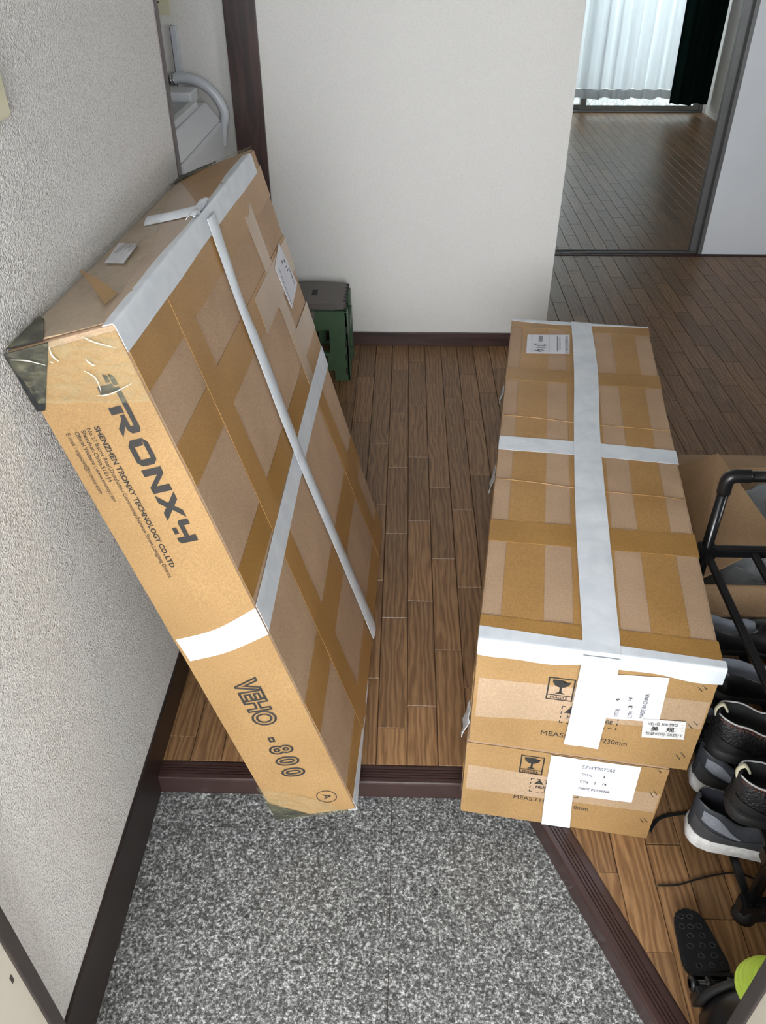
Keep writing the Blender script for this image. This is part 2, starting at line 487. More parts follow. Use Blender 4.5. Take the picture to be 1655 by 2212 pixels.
# wooden floors, plank by plank
PW, PL, X0 = 0.0577, 0.303, 0.0173
OFF = {-4: 0.045, -3: 0.16, -2: 0.215, -1: 0.09, 0: 0.145, 1: 0.297, 2: 0.195, 3: 0.06, 4: 0.235}
OFF = {k: v for k, v in OFF.items()}
OFF[-3] = 0.035; OFF[-4] = 0.165; OFF[-5] = 0.29; OFF[-6] = 0.11; OFF[-7] = 0.24; OFF[-8] = 0.06
def col_off(k):
    if k in OFF: return OFF[k]
    return (0.235 + 0.178 * (k - 4)) % PL
def clip(poly, f):
    out = []
    for i in range(len(poly)):
        a, b = poly[i], poly[(i + 1) % len(poly)]
        fa, fb = f(a), f(b)
        if fa >= 0: out.append(a)
        if (fa >= 0) != (fb >= 0):
            t = fa / (fa - fb)
            out.append((a[0] + (b[0] - a[0]) * t, a[1] + (b[1] - a[1]) * t))
    return out
def parea(p):
    return 0.5 * abs(sum(p[i][0] * p[(i + 1) % len(p)][1] - p[(i + 1) % len(p)][0] * p[i][1] for i in range(len(p)))) if len(p) > 2 else 0
def plank_mesh(poly, cx, cy, g=0.0006):
    # shrink towards the centre for the joint, small chamfer at the top
    sx = 1 - 2 * g / PW; sy = 1 - 2 * g / PL
    vs, fs = [], []
    n = len(poly)
    for (k, z) in ((1.0, -0.012), (1.0, -0.0012), (0.0, 0.0)):
        for (x, y) in poly:
            dx, dy = (x - cx) * sx, (y - cy) * sy
            if k == 0.0: dx *= 1 - 2 * 0.0008 / PW; dy *= 1 - 2 * 0.0008 / PL
            vs.append((dx, dy, z))
    for r in (0, n):
        for i in range(n): fs.append((r + i, r + (i + 1) % n, r + n + (i + 1) % n, r + n + i))
    fs.append(tuple(range(2 * n, 3 * n)))
    return vs, fs
FULL = None
def build_planks(parent, xa, xb, ya, yb, clipper, visible, limit=300):
    global FULL
    cand = []
    for k in range(math.floor((xa - X0) / PW), math.ceil((xb - X0) / PW)):
        o = col_off(k)
        r0 = math.floor((ya - o) / PL)
        for r in range(r0, math.ceil((yb - o) / PL)):
            x, y = X0 + k * PW, o + r * PL
            base = [(x, y), (x + PW, y), (x + PW, y + PL), (x, y + PL)]
            p = base
            for f in (lambda q: q[0] - xa, lambda q: xb - q[0], lambda q: q[1] - ya, lambda q: yb - q[1]):
                p = clip(p, f) if p else p
            if not p or parea(p) < 4e-5: continue
            for q in clipper(p):
                if parea(q) < 4e-5: continue
                full = abs(parea(q) - PW * PL) < 1e-7
                cx = sum(a[0] for a in q) / len(q); cy = sum(a[1] for a in q) / len(q)
                pp = to_px((cx, cy, 0))
                vis = pp is not None and -40 < pp[0] < IMW + 40 and -40 < pp[1] < IMH + 40 and visible(cx, cy)
                cand.append((vis, parea(q) / (pp[2] ** 3 if pp else 99), full, q, cx, cy))
    cand.sort(key=lambda c: (not c[0], -c[1]))
    if FULL is None:
        vs, fs = plank_mesh([(0, 0), (PW, 0), (PW, PL), (0, PL)], PW / 2, PL / 2)
        FULL = bpy.data.meshes.new('plank'); FULL.from_pydata(vs, [], fs); FULL.materials.append(M['plank'])
    rest_v, rest_f, rest_r = [], [], []
    cnt = 0
    for vis, a, full, q, cx, cy in cand:
        if vis and cnt < limit:
            if full:
                o = bpy.data.objects.new('plank', FULL); COL.objects.link(o)
                cx, cy = min(a_[0] for a_ in q) + PW / 2, min(a_[1] for a_ in q) + PL / 2
            else:
                vs, fs = plank_mesh(q, cx, cy)
                me = bpy.data.meshes.new('plank'); me.from_pydata(vs, [], fs); me.materials.append(M['plank'])
                o = bpy.data.objects.new('plank', me); COL.objects.link(o)
            o.location = (cx, cy, 0); o.parent = parent
            cnt += 1
        else:
            vs, fs = plank_mesh(q, cx, cy)
            b = len(rest_v); rr = R_.random()
            rest_v += [(v[0] + cx, v[1] + cy, v[2]) for v in vs]
            rest_f += [tuple(b + i for i in f) for f in fs]
            rest_r += [rr] * len(vs)
    if rest_v:
        o = mesh('plank', rest_v, rest_f, 'plank_s', parent)
        at = o.data.attributes.new('rnd', 'FLOAT', 'POINT')
        at.data.foreach_set('value', rest_r)
        o['kind'] = 'stuff'
def foot_box(ox, oy, a, w, l):
    def f(x, y):
        dx, dy = x - ox, y - oy
        u, v = dx * math.cos(a) + dy * math.sin(a), -dx * math.sin(a) + dy * math.cos(a)
        return 0 < u < w and 0 < v < l
    return f
IN1 = foot_box(.1133, .8264, -.1422, .36, 1.16)
IN2 = foot_box(.12, .95, -.1422, .55, 1.3)
def vis_hall(x, y):
    if y > YF - 0.02:
        t = YF / y
        if x * t < XE: return False
    if IN1(x, y): return False
    if y < 1.5 and -0.3 < x < -0.1: return False
    return True
def clip_hall(p):
    ymin, ymax = min(a[1] for a in p), max(a[1] for a in p)
    right = all(a[0] >= xf(a[1]) for a in p)
    if right or ymin >= 0.916: return [p]
    res = []
    up = clip(p, lambda q: q[1] - 0.916)
    if up: res.append(up)
    lo = clip(p, lambda q: 0.916 - q[1])
    if lo:
        lo = clip(lo, lambda q: q[0] - xf(q[1]))
        if lo: res.append(lo)
    return res
slab = [(XL, 0.916), (0.250, 0.916), (xf(YFR), YFR), (XR, YFR), (XR, YT - 0.02), (XL, YT - 0.02)]
fl = struct(prism('floor', slab, -0.14, -0.003, 'joint'), 'hallway floor of narrow staggered oak-brown planks')
build_planks(fl, XL + 0.001, XR, YFR, YT - 0.024, clip_hall, vis_hall, 300)
fl2 = struct(box('floor', 0.3, XR, YT + 0.062, YW, -0.14, -0.003, 'joint'), 'dark plank floor of the room with the curtained window')
build_planks(fl2, 0.5, XR, YT + 0.062, YW - 0.01, lambda p: [p], lambda x, y: x * YF / y > XE - 0.05 and not (y > 3.7 and x * 3.7 / y > 1.34 + 0.02), 300)
# washroom floor
struct(box('floor', -1.25, XL - 0.001, 1.0, 2.86, -0.14, -0.002, 'machine_g'), 'washroom floor behind the leaning carton')

# granite entry floor
eb = [(XL, 0.20), (xo(0.20), 0.20), (xo(0.876), 0.876), (XL, 0.876)]
gf = struct(prism('floor', eb, -0.16, ZG - 0.003, 'joint'), 'sunken entry floor of speckled grey granite tiles')
for xa, xb in ((-0.61, -0.01), (-0.01, 0.59)):
    for ya, yb in ((0.208, 0.808), (0.808, 0.876)):
        p = eb
        for f in (lambda q: q[0] - xa - 0.0006, lambda q: xb - 0.0006 - q[0], lambda q: q[1] - ya - 0.0006, lambda q: yb - 0.0006 - q[1]):
            p = clip(p, f)
        prism('tile', p, ZG - 0.02, ZG, 'granite', gf)
# porch ground, then unseen parts added to shape the daylight
struct(box('floor', -3, 3, -3.0, 0.198, -0.2, -0.06, 'concrete'), 'concrete porch outside the door')

struct(box('ceiling', -3, 3, -1.3, 0.278, 1.75, 1.9, 'ceiling'), 'unseen porch roof added to cut the high sky light')  # added out of view so the entry floor gets less sky
d2 = struct(box('door_leaf_added', 0.41, 1.19, 0.232, 0.265, -0.03, 1.66, 'beige_steel', bev=0.002), 'unseen entrance door leaf, added folded back against the outside wall')  # out-of-view leaf, added along with the porch for the light
struct(box('wall_porch_added', -1.02, -0.90, -1.3, 0.278, -0.2, 1.75, 'concrete'), 'unseen porch side wall added to narrow the daylight')  # added wall, keeps daylight off the right-hand side
struct(box('wall_porch_added', 0.64, 0.76, -1.3, 0.06, -0.2, 1.75, 'concrete'), 'unseen porch pillar wall added to block light from the right')  # added wall, keeps side light off the left wall
struct(box('wall_porch_added', -3, 3, -1.42, -1.30, -0.2, 0.75, 'concrete'), 'unseen porch parapet added to limit the sky light at the door')  # added, leaves only a band of sky to light the doorway
struct(box('floor', -0.6, 3.4, YW + 0.12, 8.3, -0.2, -0.05, 'concrete'), 'floor of the unseen balcony added outside the window')  # belongs to the added balcony that tempers the window light
struct(box('ceiling', -0.6, 3.4, YW + 0.12, 7.8, 1.75, 1.9, 'ceiling'), 'unseen balcony roof added to hold back light at the window')  # added overhang, dims the sky behind the curtain
struct(box('wall_balcony_added', -0.6, 3.4, 8.2, 8.3, -0.2, 0.5, 'concrete'), 'unseen balcony parapet added to hold back light at the window')  # added low wall, dims the lower part of the window

# step trim (profile swept along the two edges)
def step_trim(name, a, b, inward, label):
    a, b, w = Vector((a[0], a[1], 0)), Vector((b[0], b[1], 0)), Vector((inward[0], inward[1], 0))
    L = w.length; w = w / L
    prof = [(0, -0.13), (0, -0.004), (0.001, -0.001), (0.003, 0.0005), (0.011, 0.0012)]
    x = 0.011
    for k in range(4):
        prof += [(x, 0.0012), (x + 0.0006, -0.0012), (x + 0.0016, -0.0012), (x + 0.0022, 0.0012), (x + 0.0052, 0.0012)]
        x += 0.0056
    prof += [(L - 0.004, 0.0012), (L - 0.003, -0.002), (L, -0.002), (L, -0.13)]
    vs, fs = [], []
    n = len(prof)
    for p0 in (a, b):
        for (q, z) in prof: vs.append(p0 + w * q + Vector((0, 0, z)))
    for i in range(n - 1): fs.append((i, i + 1, n + i + 1, n + i))
    fs.append(tuple(range(n))[::-1]); fs.append(tuple(range(n, 2 * n)))
    o = mesh(name, vs, fs, 'kamachi')
    return struct(o, label)
step_trim('trim_1', (XL, 0.876), (xo(0.876), 0.876), (0, 0.04), 'grooved dark brown edge of the step up from the granite')
step_trim('trim_2', (xo(0.876), 0.876), (xo(0.30), 0.30), (0.0446 * math.cos(math.atan(0.4)), 0.0446 * math.sin(math.atan(0.4))), 'slanting grooved dark brown step edge beside the shoes')
for q in (0.0, ):
    prism('corner_fill', [(xo(0.876), 0.876), (xo(0.876) + 0.0414, 0.8925), (0.250, 0.916), (xo(0.876), 0.916)], -0.13, 0.001, 'kamachi', bpy.data.objects['trim_1'])

# walls
wl = struct(box('wall_left', XL - 0.10, XL, 0.28, YE, -0.16, ZC, 'wall'), 'white textured wallpaper wall the big carton leans on')
struct(box('wall_left', XL - 0.10, XL, YE, YF, 1.62, ZC, 'wall'), 'wall above the washroom doorway')
wf = struct(box('wall_far', XL - 0.001, XE, YF, YF + 0.10, -0.1, ZC, 'wall_f'), 'white textured wall stub facing the entrance')
struct(box('wall_side', XE - 0.10, XE, YF + 0.10, YT + 0.06, -0.1, ZC, 'wall_f'), 'side of the wall stub')
struct(box('wall_right', XR, XR + 0.1, 0.2, YW + 0.2, -0.1, ZC, 'wall_f'), 'right hand wall')
for x0_, x1_, z0_, z1_ in ((0.40, 1.3, -0.14, ZC), (2.1, XR, -0.14, ZC), (1.3, 2.1, -0.14, 0.85), (1.3, 2.1, 1.24, ZC)):
    struct(box('wall_front', x0_, x1_, 0.28, YFR - 0.002, z0_, z1_, 'wall_f'), 'front wall beside the entrance door')
w2 = struct(box('window_added', 1.3, 2.1, 0.30, 0.36, 0.85, 0.87, 'alu'), 'unseen kitchen window added in the front wall to light the sliding panel')  # invented opening, brightens the white panel and the kitchen side
box('pane', 1.3, 2.1, 0.325, 0.329, 0.87, 1.24, 'glass_c', w2)
struct(box('wall_front', XL, 0.40, 0.28, YFR - 0.002, 1.66, ZC, 'wall_f'), 'front wall above the entrance door')
struct(box('wall_partition', 1.34, XR, YT + 0.04, YT + 0.06, 0.0, ZC, 'wall_f'), 'partition behind the sliding panel')
struct(box('wall_partition', XE, 1.34, YT, YT + 0.06, 1.60, ZC, 'wall_f'), 'lintel over the sliding door opening')
struct(box('wall_back', 0.3, 0.42, YW, YW + 0.1, -0.1, ZC, 'wall_f'), 'window wall beside the window')
struct(box('wall_back', 0.42, XR, YW, YW + 0.1, 1.58, ZC, 'wall_f'), 'window wall above the window')
struct(box('wall_back', 0.3, 0.4, YT + 0.06, YW, -0.1, ZC, 'wall_f'), 'left wall of the far room')
struct(box('ceiling', -1.35, XR + 0.1, 0.28, YW + 0.1, ZC, ZC + 0.1, 'ceiling'), 'white ceiling')
# washroom walls
struct(box('wall_washroom', -1.35, XL - 0.05, 2.747, 2.86, -0.1, ZC, 'wall_f'), 'washroom wall behind the washing machine')
struct(box('wall_washroom', -1.35, -1.25, 1.0, 2.74, -0.1, ZC, 'wall_f'), 'washroom outer wall')
struct(box('wall_washroom', -1.35, XL - 0.10, 0.95, 1.0, -0.1, ZC, 'wall_f'), 'washroom near wall')
# trims
struct(box('trim_3', XL - 0.115, XL + 0.002, YE, YE + 0.026, 0, 1.62, 'dark_v', bev=0.002), 'thin dark brown door casing at the end of the left wall')
struct(box('trim_4', XL - 0.06, XL - 0.005, YE + 0.026, YE + 0.046, 0, 1.62, 'alu_d', bev=0.002), 'grey door track strip behind the casing')
struct(box('trim_5', XL - 0.092, XL + 0.001, YF - 0.012, YF + 0.03, 0, 1.70, 'dark_v', bev=0.002), 'wide dark brown wooden door post')
struct(box('baseboard_left', XL, XL + 0.005, 0.404, YE, ZG, 0.078, 'dark_y', bev=0.0015), 'dark brown baseboard along the left wall')
struct(box('baseboard_far', XL, XE, YF - 0.007, YF, 0, 0.049, 'dark_x', bev=0.0015), 'dark brown baseboard under the far wall')
# entrance door frame
for i, s in ((6, -1), (8, 1)):
    xi = -0.40 if s < 0 else 0.385
    xo_ = XL if s < 0 else 0.40
    a, b = (xo_, xi) if s < 0 else (xi, xo_)
    st = struct(box('trim_%d' % i, a, b, 0.27, 0.384, -0.06, 1.70, 'beige_steel', bev=0.001), 'beige painted steel reveal of the entrance door frame')
    struct(box('trim_%d' % (i + 1), a - (0.002 if s > 0 else 0), b + (0.002 if s < 0 else 0), 0.384, 0.404, ZG, 1.70, 'brown_gasket', bev=0.002), 'dark brown inner edge of the entrance door frame')
    # screw slots in the reveal
    for zz, yy in ((0.372, 0.373), (0.55, 0.373)):
        box('screw_slot', xi - 0.0006, xi + 0.0006, yy - 0.002, yy + 0.002, zz - 0.006, zz + 0.006, 'hole', st)

# sliding door threshold and panel
th = struct(box('trim_10', XE, XR, YT - 0.024, YT + 0.062, -0.02, 0.001, 'dark_x'), 'grooved dark threshold of the sliding door')
for k in range(4):
    box('rail', XE, XR, YT - 0.016 + k * 0.02, YT - 0.010 + k * 0.02, 0.001, 0.004, 'dark_x' if k != 2 else 'alu_d', th)
d1 = struct(box('door_1', 1.352, XR, YT + 0.0, YT + 0.028, 0.004, 1.60, 'white_door'), 'plain white sliding panel')
box('stile', 1.336, 1.352, YT - 0.001, YT + 0.030, 0.004, 1.60, 'alu_d', d1, bev=0.001)
box('stile', 1.306, 1.338, YT + 0.031, YT + 0.0595, 0.004, 1.60, 'alu_d', d1, bev=0.001)

# window with frames
w1 = struct(box('window_1', 0.42, 2.285, YW - 0.008, YW + 0.11, -0.14, 0.010, 'alu_d', bev=0.002), 'aluminium sliding window with patterned frosted glass')
def wpane(xa, xb, y, names):
    box('bottom_rail', xa, xb, y, y + 0.02, 0.010, 0.045, 'alu', w1, bev=0.002)
    box('top_rail', xa, xb, y, y + 0.02, 1.53, 1.57, 'alu', w1, bev=0.002)
    box('stile', xa, xa + 0.045, y, y + 0.02, 0.045, 1.53, 'alu', w1, bev=0.002)
    box('stile', xb - 0.045, xb, y, y + 0.02, 0.045, 1.53, 'alu', w1, bev=0.002)
    box('pane', xa + 0.045, xb - 0.045, y + 0.008, y + 0.012, 0.045, 1.53, 'glass', w1)
wpane(1.345, 2.262, YW + 0.03, '')
wpane(0.44, 1.39, YW + 0.055, '')
box('window_jamb', 2.262, 2.285, YW + 0.0, YW + 0.09, 0.0, 1.58, 'alu_d', w1)
box('window_jamb', 0.42, 0.44, YW + 0.0, YW + 0.09, 0.0, 1.58, 'alu_d', w1)

# ------------------------------------------------------------------ carton helper
class Carton:
    def __init__(s, c):            # c[(i,j,k)] corner positions, i across, j depth, k up
        s.c = {k: Vector(v) for k, v in c.items()}
    def at(s, i, j, k):
        p = Vector((0, 0, 0))
        for a in (0, 1):
            for b in (0, 1):
                for d in (0, 1):
                    w = (i if a else 1 - i) * (j if b else 1 - j) * (k if d else 1 - k)
                    p += s.c[(a, b, d)] * w
        return p
    def face(s, which):
        def f(u, v, off=0.0):
            e = 1e-3
            g = {'front': lambda a, b: s.at(a, 0, b), 'top': lambda a, b: s.at(a, b, 1), 'right': lambda a, b: s.at(1, a, b),
                 'left': lambda a, b: s.at(0, a, b), 'back': lambda a, b: s.at(a, 1, b)}[which]
            p = g(u, v)
            du, dv = g(u + e, v) - p, g(u, v + e) - p
            n = du.cross(dv).normalized()
            if which in ('left', 'back'): n = -n
            return p + n * off
        f.su = (f(1, .5) - f(0, .5)).length
        f.sv = (f(.5, 1) - f(.5, 0)).length
        return f
def lerp(a, b, t): return a + (b - a) * t
def patch(name, fc, quad, mat, parent, off=0.0009, nu=6, nv=6, wr=0.0, ws=30, seed=0, edge=0.0):
    """quad: (u,v) of corners bl, br, tr, tl on a face; ragged edges if edge>0"""
    rows = []
    for i in range(nv + 1):
        t = i / nv
        row = []
        for j in range(nu + 1):
            q = j / nu
            a = [lerp(quad[0][k], quad[3][k], t) for k in (0, 1)]
            b = [lerp(quad[1][k], quad[2][k], t) for k in (0, 1)]
            u, v = lerp(a[0], b[0], q), lerp(a[1], b[1], q)
            if edge and (i in (0, nv)): v += (R_.random() - 0.5) * edge
            row.append(fc(u, v, off))
        rows.append(row)
    rows = [r[::-1] for r in rows]
    return grid(name, rows, mat, parent, wr, ws, seed)
def band_u(name, fc, u0, u1, v0, v1, mat, parent, off=0.0009, **k):
    return patch(name, fc, [(u0, v0), (u1, v0), (u1, v1), (u0, v1)], mat, parent, off, **k)

# ------------------------------------------------------------------ lettering
def text_geo(body, outline=0.0, bold=0.0, cjk=False):
    cu = bpy.data.curves.new('lettering', 'FONT')
    cu.body = body; cu.size = 1.0
    cu.resolution_u = 3
    if outline:
        cu.fill_mode = 'NONE'; cu.bevel_depth = outline; cu.bevel_resolution = 1
    if bold: cu.offset = bold
    ob = bpy.data.objects.new('lettering', cu)
    COL.objects.link(ob)
    dg = bpy.context.evaluated_depsgraph_get()
    me = bpy.data.meshes.new_from_object(ob.evaluated_get(dg))
    vs = [v.co.copy() for v in me.vertices]
    fs = [tuple(p.vertices) for p in me.polygons]
    bpy.data.objects.remove(ob); bpy.data.curves.remove(cu); bpy.data.meshes.remove(me)
    return vs, fs
CAPH = None
def lettering(fc, body, start, ex, ey, length, height, parent, mat='ink', off=0.0016, outline=0.0, bold=0.0, name='lettering', flatz=0.0003):
    """start: uv of the baseline start, ex/ey: unit uv axes of reading / up, length and cap height in metres"""
    global CAPH
    if CAPH is None:
        v, _ = text_geo('H'); CAPH = max(a.y for a in v)
    vs, fs = text_geo(body, outline, bold)
    if not vs: return None
    x0, x1 = min(a.x for a in vs), max(a.x for a in vs)
    kx, ky = length / (x1 - x0), height / CAPH
    out = []
    zs = max(1e-6, max(abs(a.z) for a in vs))
    for a in vs:
        x, y = (a.x - x0) * kx, a.y * ky
        u = start[0] + (ex[0] * x + ey[0] * y) / fc.su
        v = start[1] + (ex[1] * x + ey[1] * y) / fc.sv
        out.append(fc(u, v, off + (a.z / zs) * flatz * (1 if outline else 0)))
    o = mesh(name, out, fs, mat, parent)
    return o
def shape(fc, polys, org, ex, ey, parent, mat='ink', off=0.0016, name='printed_mark'):
    """polys in metres in a local frame laid on a face"""
    vs, fs = [], []
    for p in polys:
        b = len(vs)
        for (x, y) in p:
            vs.append(fc(org[0] + (ex[0] * x + ey[0] * y) / fc.su, org[1] + (ex[1] * x + ey[1] * y) / fc.sv, off))
        fs.append(tuple(range(b, b + len(p))))
    bm = bmesh.new()
    bv = [bm.verts.new(v) for v in vs]
    for f in fs: bm.faces.new([bv[i] for i in f])
    bmesh.ops.triangulate(bm, faces=[f for f in bm.faces if len(f.verts) > 4])
    o = from_bm(name, bm, mat, parent)
    if name in ('printed_lines', 'dashed_frame'): o['kind'] = 'stuff'
    return o
def stroke(pts, w):
    out = []
    for (a, b) in zip(pts[:-1], pts[1:]):
        dx, dy = b[0] - a[0], b[1] - a[1]
        l = math.hypot(dx, dy) or 1
        ux, uy = dx / l * w * 0.5, dy / l * w * 0.5
        a2, b2 = (a[0] - ux * 0.9, a[1] - uy * 0.9), (b[0] + ux * 0.9, b[1] + uy * 0.9)
        out.append([(a2[0] - uy, a2[1] + ux), (b2[0] - uy, b2[1] + ux), (b2[0] + uy, b2[1] - ux), (a2[0] + uy, a2[1] - ux)])
    return out
def rect(x0, y0, x1, y1): return [(x0, y0), (x1, y0), (x1, y1), (x0, y1)]
def ring(cx, cy, r, w, n=40):
    out = []
    for i in range(n):
        a, b = 2 * math.pi * i / n, 2 * math.pi * (i + 1) / n
        out.append([(cx + (r - w) * math.cos(a), cy + (r - w) * math.sin(a)), (cx + r * math.cos(a), cy + r * math.sin(a)),
                    (cx + r * math.cos(b), cy + r * math.sin(b)), (cx + (r - w) * math.cos(b), cy + (r - w) * math.sin(b))])
    return out
UX, UY = (1, 0), (0, 1)
DN, RT = (0, -1), (1, 0)

# ------------------------------------------------------------------ leaning carton
bc = {(0, 0, 0): (-.209, .8002, .001), (1, 0, 0): (-.0693, .795, .0418), (1, 0, 1): (-.3119, .8076, .9099), (1, 1, 1): (-.2821, 1.5905, .912),
      (1, 1, 0): (-.0479, 1.578, .0423), (0, 0, 1): (-.4345, .8005, .8790), (0, 1, 1): (-.4345, 1.6250, .8530), (0, 1, 0): (-.182, 1.583, .001)}
BG = Carton(bc)
big = empty('shipping_carton', (-.195, 1.19, 0), 'large flat taped carton leaning upright against the left wall', 'carton')
def carton_body(C, parent, mat, bev=0.004):
    bm = bmesh.new()
    bmesh.ops.create_cube(bm, size=1.0)
    bmesh.ops.subdivide_edges(bm, edges=list(bm.edges), cuts=7, use_grid_fill=True)
    for v in bm.verts: v.co = C.at(v.co.x + 0.5, v.co.y + 0.5, v.co.z + 0.5)
    bmesh.ops.recalc_face_normals(bm, faces=bm.faces)
    bm.normal_update()
    sharp = [e for e in bm.edges if e.calc_face_angle(0) > 1.0]
    bmesh.ops.bevel(bm, geom=sharp, offset=bev, segments=2, affect='EDGES', profile=0.6)
    return from_bm('body', bm, mat, parent)
carton_body(BG, big, 'card')
bF, bS, bT = BG.face('front'), BG.face('right'), BG.face('top')
# front narrow face is all under amber tape
band_u('packing_tape', bF, 0.01, 0.995, 0.004, 0.992, 'card_orange', big, 0.0006, nu=4, nv=40, wr=0.0006, ws=24, seed=3)
# brown tapes on the broad face
sd = 11
for (v0, v1, m_) in ((0.905, 0.968, 'tape'), (0.755, 0.822, 'tape'), (0.545, 0.603, 'tape2'), (0.222, 0.303, 'tape'), (0.002, 0.065, 'tape')):
    sd += 1
    band_u('packing_tape', bS, 0.002, 0.998, v0, v1, m_, big, 0.0007, nu=24, nv=3, wr=0.0006, ws=40, seed=sd)
for q, m_ in (([(0.205, 0.004), (0.285, 0.004), (0.266, 0.965), (0.194, 0.965)], 'tape'),
              ([(0.845, 0.004), (0.925, 0.004), (0.862, 0.5), (0.785, 0.5)], 'tape'),
              ([(0.775, 0.5), (0.83, 0.5), (0.81, 0.93), (0.735, 0.93)], 'tape_clear')):
    sd += 1
    patch('packing_tape', bS, q, m_, big, 0.0012, nu=3, nv=24, wr=0.0006, ws=40, seed=sd, edge=0.02)
band_u('packing_tape', bS, 0.78, 0.998, 0.60, 0.665, 'tape_clear', big, 0.0016, nu=8, nv=3, wr=0.0009, ws=40, seed=40)
band_u('packing_tape', bS, 0.60, 0.998, 0.745, 0.815, 'tape_clear', big, 0.0016, nu=10, nv=3, wr=0.0009, ws=40, seed=41)
# tapes on the top narrow face
patch('packing_tape', bT, [(0.02, 0.01), (0.98, 0.01), (0.93, 0.53), (0.08, 0.93)], 'tape_clear', big, 0.0007, nu=8, nv=14, wr=0.0022, ws=28, seed=5)
patch('packing_tape', bT, [(0.08, 0.93), (0.93, 0.53), (0.98, 0.995), (0.10, 0.995)], 'tape2', big, 0.0009, nu=8, nv=8, wr=0.0018, ws=30, seed=6)
# white tape folded over the long top edge
def edge_wrap(name, fa, fb, n, wa, wb, parent, off=0.0022, wr=0.0014, seed=0, t0=0.0, t1=1.0):
    """fa(t,d): point a distance d from the edge on face A; fb likewise on B"""
    rows = []
    for i in range(n + 1):
        t = lerp(t0, t1, i / n)
        a_, b_ = wa(t), wb(t)
        row = [fa(t, a_ * q, off) for q in (1, .8, .6, .4, .2, .06)]
        row += [(fa(t, 0.0, off) + fb(t, 0.0, off)) / 2]
        row += [fb(t, b_ * q, off) for q in (.06, .2, .4, .6, .8, 1)]
        rows.append(row)
    return grid(name, rows, 'white', parent, wr, 34, seed)
wob = lambda s, a, f: (lambda t: s + a * math.sin(t * f) + 0.4 * a * math.sin(t * f * 2.7 + 1))
edge_wrap('white_tape', lambda t, d, o: bT(1 - d, t, o), lambda t, d, o: bS(t, 1 - d, o), 44, wob(0.085, 0.022, 9), wob(0.036, 0.001, 9), big, seed=2, t0=-0.004, t1=0.95)
# long white strip down the broad face, pinched and bulging
def strip(name, fc, L, Rr, mat, parent, n=40, m=6, off=0.0024, crown=0.0, wr=0.001, seed=0, ws=34):
    Ls, Rs = spline([Vector((a[0], a[1], 0)) for a in L], n // (len(L) - 1)), spline([Vector((a[0], a[1], 0)) for a in Rr], n // (len(Rr) - 1))
    rows = []
    for a, b in zip(Ls, Rs):
        rows.append([fc(lerp(a.x, b.x, q / m), lerp(a.y, b.y, q / m), off + crown * math.sin(math.pi * q / m)) for q in range(m + 1)][::-1])
    return grid(name, rows, mat, parent, wr, ws, seed)
strip('white_tape', bS, [(0.506, 0.002), (0.49, 0.26), (0.468, 0.546), (0.474, 0.744), (0.478, 0.856), (0.495, 0.990)],
      [(0.570, 0.002), (0.545, 0.26), (0.523, 0.51), (0.528, 0.735), (0.522, 0.845), (0.552, 0.990)], 'white', big, 60, 8, 0.0042, 0.0028, 0.0010, 8)
# loose tail of that strip on the top face
strip('white_tape', bT, [(1.0, 0.485), (0.62, 0.51), (0.27, 0.535)], [(1.0, 0.545), (0.60, 0.565), (0.25, 0.60)], 'white', big, 16, 5, 0.003, 0.006, 0.002, 9)
# knot where the strip crosses the edge tape
grid('white_tape', [[bT(0.90 + 0.02 * i, 0.455 + 0.016 * j, 0.005 + 0.004 * math.sin(i * 0.6) + 0.002 * math.sin(j * 1.3)) for i in range(6)][::-1] for j in range(8)], 'white', big, 0.003, 60, 4)
# cross strip: broad face and round the front edge
strip('white_tape', bS, [(0.0, 0.478), (0.482, 0.497), (1.0, 0.50)], [(0.0, 0.533), (0.473, 0.545), (1.0, 0.552)], 'white', big, 30, 5, 0.0022, 0, 0.0008, 21)
strip('white_tape', bF, [(0.055, 0.447), (0.5, 0.452), (1.0, 0.473)], [(0.035, 0.497), (0.5, 0.503), (1.0, 0.53)], 'white', big, 20, 5, 0.0018, 0, 0.0006, 22)
# white tape along the lower edge of the broad face
edge_wrap('white_tape', lambda t, d, o: bS(t, d, o), lambda t, d, o: BG.at(1 - d, t, 0) - Vector((0, 0, o)), 20, lambda t: 0.028 * max(0.15, 1 - t * 2.6), lambda t: 0.1, big, 0.0016, 0.001, 31, 0.0, 0.36)
# corner protectors
def ppatch(name, fc, poly, mat, parent, off, n=10, wr=0.0, ws=40, seed=0):
    return patch(name, fc, poly, mat, parent, off, nu=n, nv=n, wr=wr, ws=ws, seed=seed)
ppatch('corner_protector', bF, [(-0.02, 0.918), (0.06, 0.918), (0.40, 1.0), (-0.02, 1.0)], 'foam', big, 0.0026, 10, 0.003, 50, 1)
ppatch('corner_protector', bT, [(0.0, 0.0), (0.36, 0.0), (0.10, 0.10), (0.0, 0.12)], 'foam', big, 0.0026, 8, 0.003, 50, 2)
ppatch('corner_protector', bF, [(0.0, 0.0), (0.44, 0.004), (0.10, 0.042), (0.0, 0.058)], 'foam', big, 0.0026, 8, 0.003, 50, 3)
ppatch('corner_protector', bT, [(0.0, 0.90), (0.16, 0.95), (0.5, 0.998), (0.0, 0.998)], 'foam', big, 0.0026, 8, 0.003, 50, 4)
